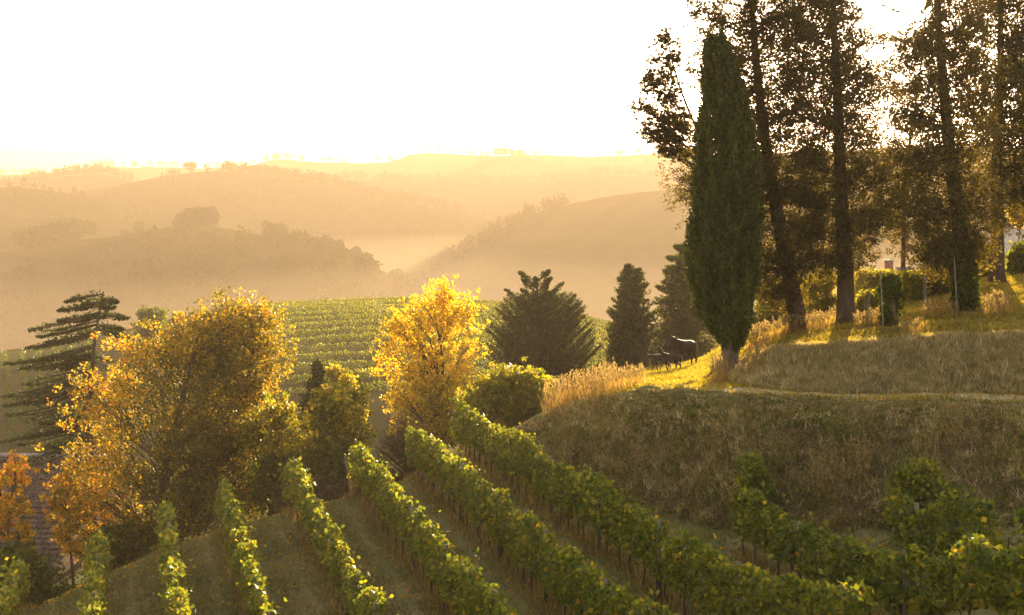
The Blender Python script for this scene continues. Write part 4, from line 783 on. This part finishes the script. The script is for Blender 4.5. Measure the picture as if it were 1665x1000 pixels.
b = P(1445, 470, 110); ch = empty('brick_pillar', np.array([b[0], 110, -8.2]), 'small square brick pillar in the bright gap left of the ivy stump', 'pillar')
a = Acc(); a.box(np.array([b[0], 110, -7.0]), (.55, .55, 2.2)); a.build('shaft', M['tile2'], ch); a = Acc(); a.box(np.array([b[0], 110, -5.85]), (.7, .7, .1)); a.build('cap', M['plaster'], ch)

# ---------------------------------------------------------------- mare and foals
def skin(name, nodes, edges, mat, parent, sub=2):
    me = bpy.data.meshes.new(name); me.from_pydata([n[:3] for n in nodes], edges, []); o = bpy.data.objects.new(name, me); COL.objects.link(o); o.parent = parent
    md = o.modifiers.new("skin", 'SKIN'); md.use_smooth_shade = True
    sv = me.skin_vertices[0].data if me.skin_vertices else None
    if sv is None:
        bm = bmesh.new(); bm.from_mesh(me); bm.verts.layers.skin.verify(); bm.to_mesh(me); bm.free(); sv = me.skin_vertices[0].data
    for i, n in enumerate(nodes): r = n[3]; sv[i].radius = (r, r if len(n) < 5 else n[4]); sv[i].use_root = (i == 0)
    s = o.modifiers.new("sub", 'SUBSURF'); s.levels = sub; s.render_levels = sub; me.materials.append(M[mat]); return o
def horse(label, px, py, D, yaw, s, mat, run=0.0, neck='low', group=None):
    b = P(px, py, D); b[2] = gz(b[0], b[1]); root = empty('horse' if s > .8 else 'foal', b, label, 'horse' if s > .8 else 'foal', group)
    N = [(-.50, 0, 1.14, .27), (-.05, 0, 1.08, .27), (.40, 0, 1.10, .27)]; N.append((-.66, 0, 1.16, .22)); E = [(0, 1), (1, 2), (0, 3)]
    if neck == 'low': nk = [(.62, 0, 1.30, .18), (.82, 0, 1.46, .14), (.98, 0, 1.48, .115), (1.08, 0, 1.22, .09), (1.12, 0, .98, .065)]
    elif neck == 'high': nk = [(.60, 0, 1.38, .15), (.70, 0, 1.62, .115), (.80, 0, 1.80, .10), (.96, 0, 1.72, .08), (1.14, 0, 1.60, .06)]
    else: nk = [(.66, 0, 1.18, .16), (.88, 0, 1.22, .12), (1.04, 0, 1.22, .10), (1.16, 0, 1.02, .08), (1.24, 0, .84, .06)]
    p = 2
    for q in nk: N.append(q); E.append((p, len(N) - 1)); p = len(N) - 1
    poll = len(N) - 3
    for sy in (-1, 1): N.append((N[poll][0] - .03, sy * .07, N[poll][2] + .16, .025)); E.append((poll, len(N) - 1))
    for sy in (-1, 1):
        r = run * sy
        ch = [(-.55, .13 * sy, .92, .17), (-.44 + r * .12, .14 * sy, .72, .11), (-.70 + r * .22, .14 * sy, .46, .055), (-.66 + r * .34, .14 * sy, .12 + max(0, r) * .1, .036), (-.61 + r * .34, .14 * sy, .03 + max(0, r) * .08, .048)]
        p = 0
        for q in ch: N.append(q); E.append((p, len(N) - 1)); p = len(N) - 1
        ch = [(.42, .12 * sy, .86, .12), (.44 - r * .14, .13 * sy, .60, .065), (.46 - r * .2, .13 * sy, .38, .05), (.43 - r * .34, .13 * sy, .11 + max(0, -r) * .12, .034), (.47 - r * .36, .13 * sy, .03 + max(0, -r) * .1, .045)]
        p = 2
        for q in ch: N.append(q); E.append((p, len(N) - 1)); p = len(N) - 1
    skin('body', N, E, mat, root); tz = .30 + .1 * run
    up = .05 if run else 0
    skin('tail', [(-.80, 0, 1.26, .05), (-.88 - up, 0, 1.12 + up, .06), (-.88 - 2 * up, 0, .80 + 2 * up, .07), (-.86 - 2.6 * up, 0, tz + .2 + up, .03)], [(0, 1), (1, 2), (2, 3)], 'hair', root)
    nk0 = [(.45, 0, 1.34)] + [(q[0] - q[3] * .75, 0, q[2] + q[3] * .75) for q in nk[:3]]
    skin('mane', [(q[0], 0, q[2], .055, .03) for q in nk0], [(k, k + 1) for k in range(3)], 'hair', root, 1)
    root.rotation_euler = (0, 0, yaw); root.scale = (s, s, s); return root
horse('dark mare with a pale-rimmed back standing on the sunlit field, largest of the animals', 1113, 598, 70.5, radians(222), 1.03, 'horse')
horse('small brown foal with lowered head, leftmost of the animals on the field', 1074, 605, 70, radians(193), .66, 'foal', .5, 'flat')
horse('small dark foal with raised neck trotting beside the brown one, before the mare', 1089, 604, 69, radians(186), .64, 'horse', .8, 'high')

# ---------------------------------------------------------------- haze
bm = bmesh.new(); bmesh.ops.create_cube(bm, size=1.0); me = bpy.data.meshes.new("haze"); bm.to_mesh(me); bm.free()
hz = bpy.data.objects.new("haze", me); COL.objects.link(hz); hz.scale = (7000, 3000, 178); hz.location = (0, 1130, -31)
def volume(nm, col, dens, an):
    m = bpy.data.materials.new(nm); m.use_nodes = True; n = m.node_tree; n.nodes.clear(); out = n.nodes.new("ShaderNodeOutputMaterial")
    pv = n.nodes.new("ShaderNodeVolumePrincipled"); pv.inputs["Color"].default_value = col; pv.inputs["Density"].default_value = dens; pv.inputs["Anisotropy"].default_value = an
    n.links.new(pv.outputs[0], out.inputs["Volume"]); return m
m2 = bpy.data.meshes.new("valley_mist"); bm = bmesh.new(); bmesh.ops.create_cube(bm, size=1.0); bm.to_mesh(m2); bm.free()
mi = bpy.data.objects.new("valley_mist", m2); COL.objects.link(mi); mi.scale = (5000, 1250, 70); mi.location = (0, 915, -67); m2.materials.append(volume("valley_mist", (.54, .42, .28, 1), .0022, .2)); tag(mi, kind='stuff')
m = bpy.data.materials.new("haze"); m.use_nodes = True; n = m.node_tree; n.nodes.clear(); out = n.nodes.new("ShaderNodeOutputMaterial")
pv = n.nodes.new("ShaderNodeVolumePrincipled"); pv.inputs["Color"].default_value = (.43, .332, .238, 1); pv.inputs["Density"].default_value = .00080; pv.inputs["Anisotropy"].default_value = .20
n.links.new(pv.outputs[0], out.inputs["Volume"]); me.materials.append(m); tag(hz, kind='stuff')
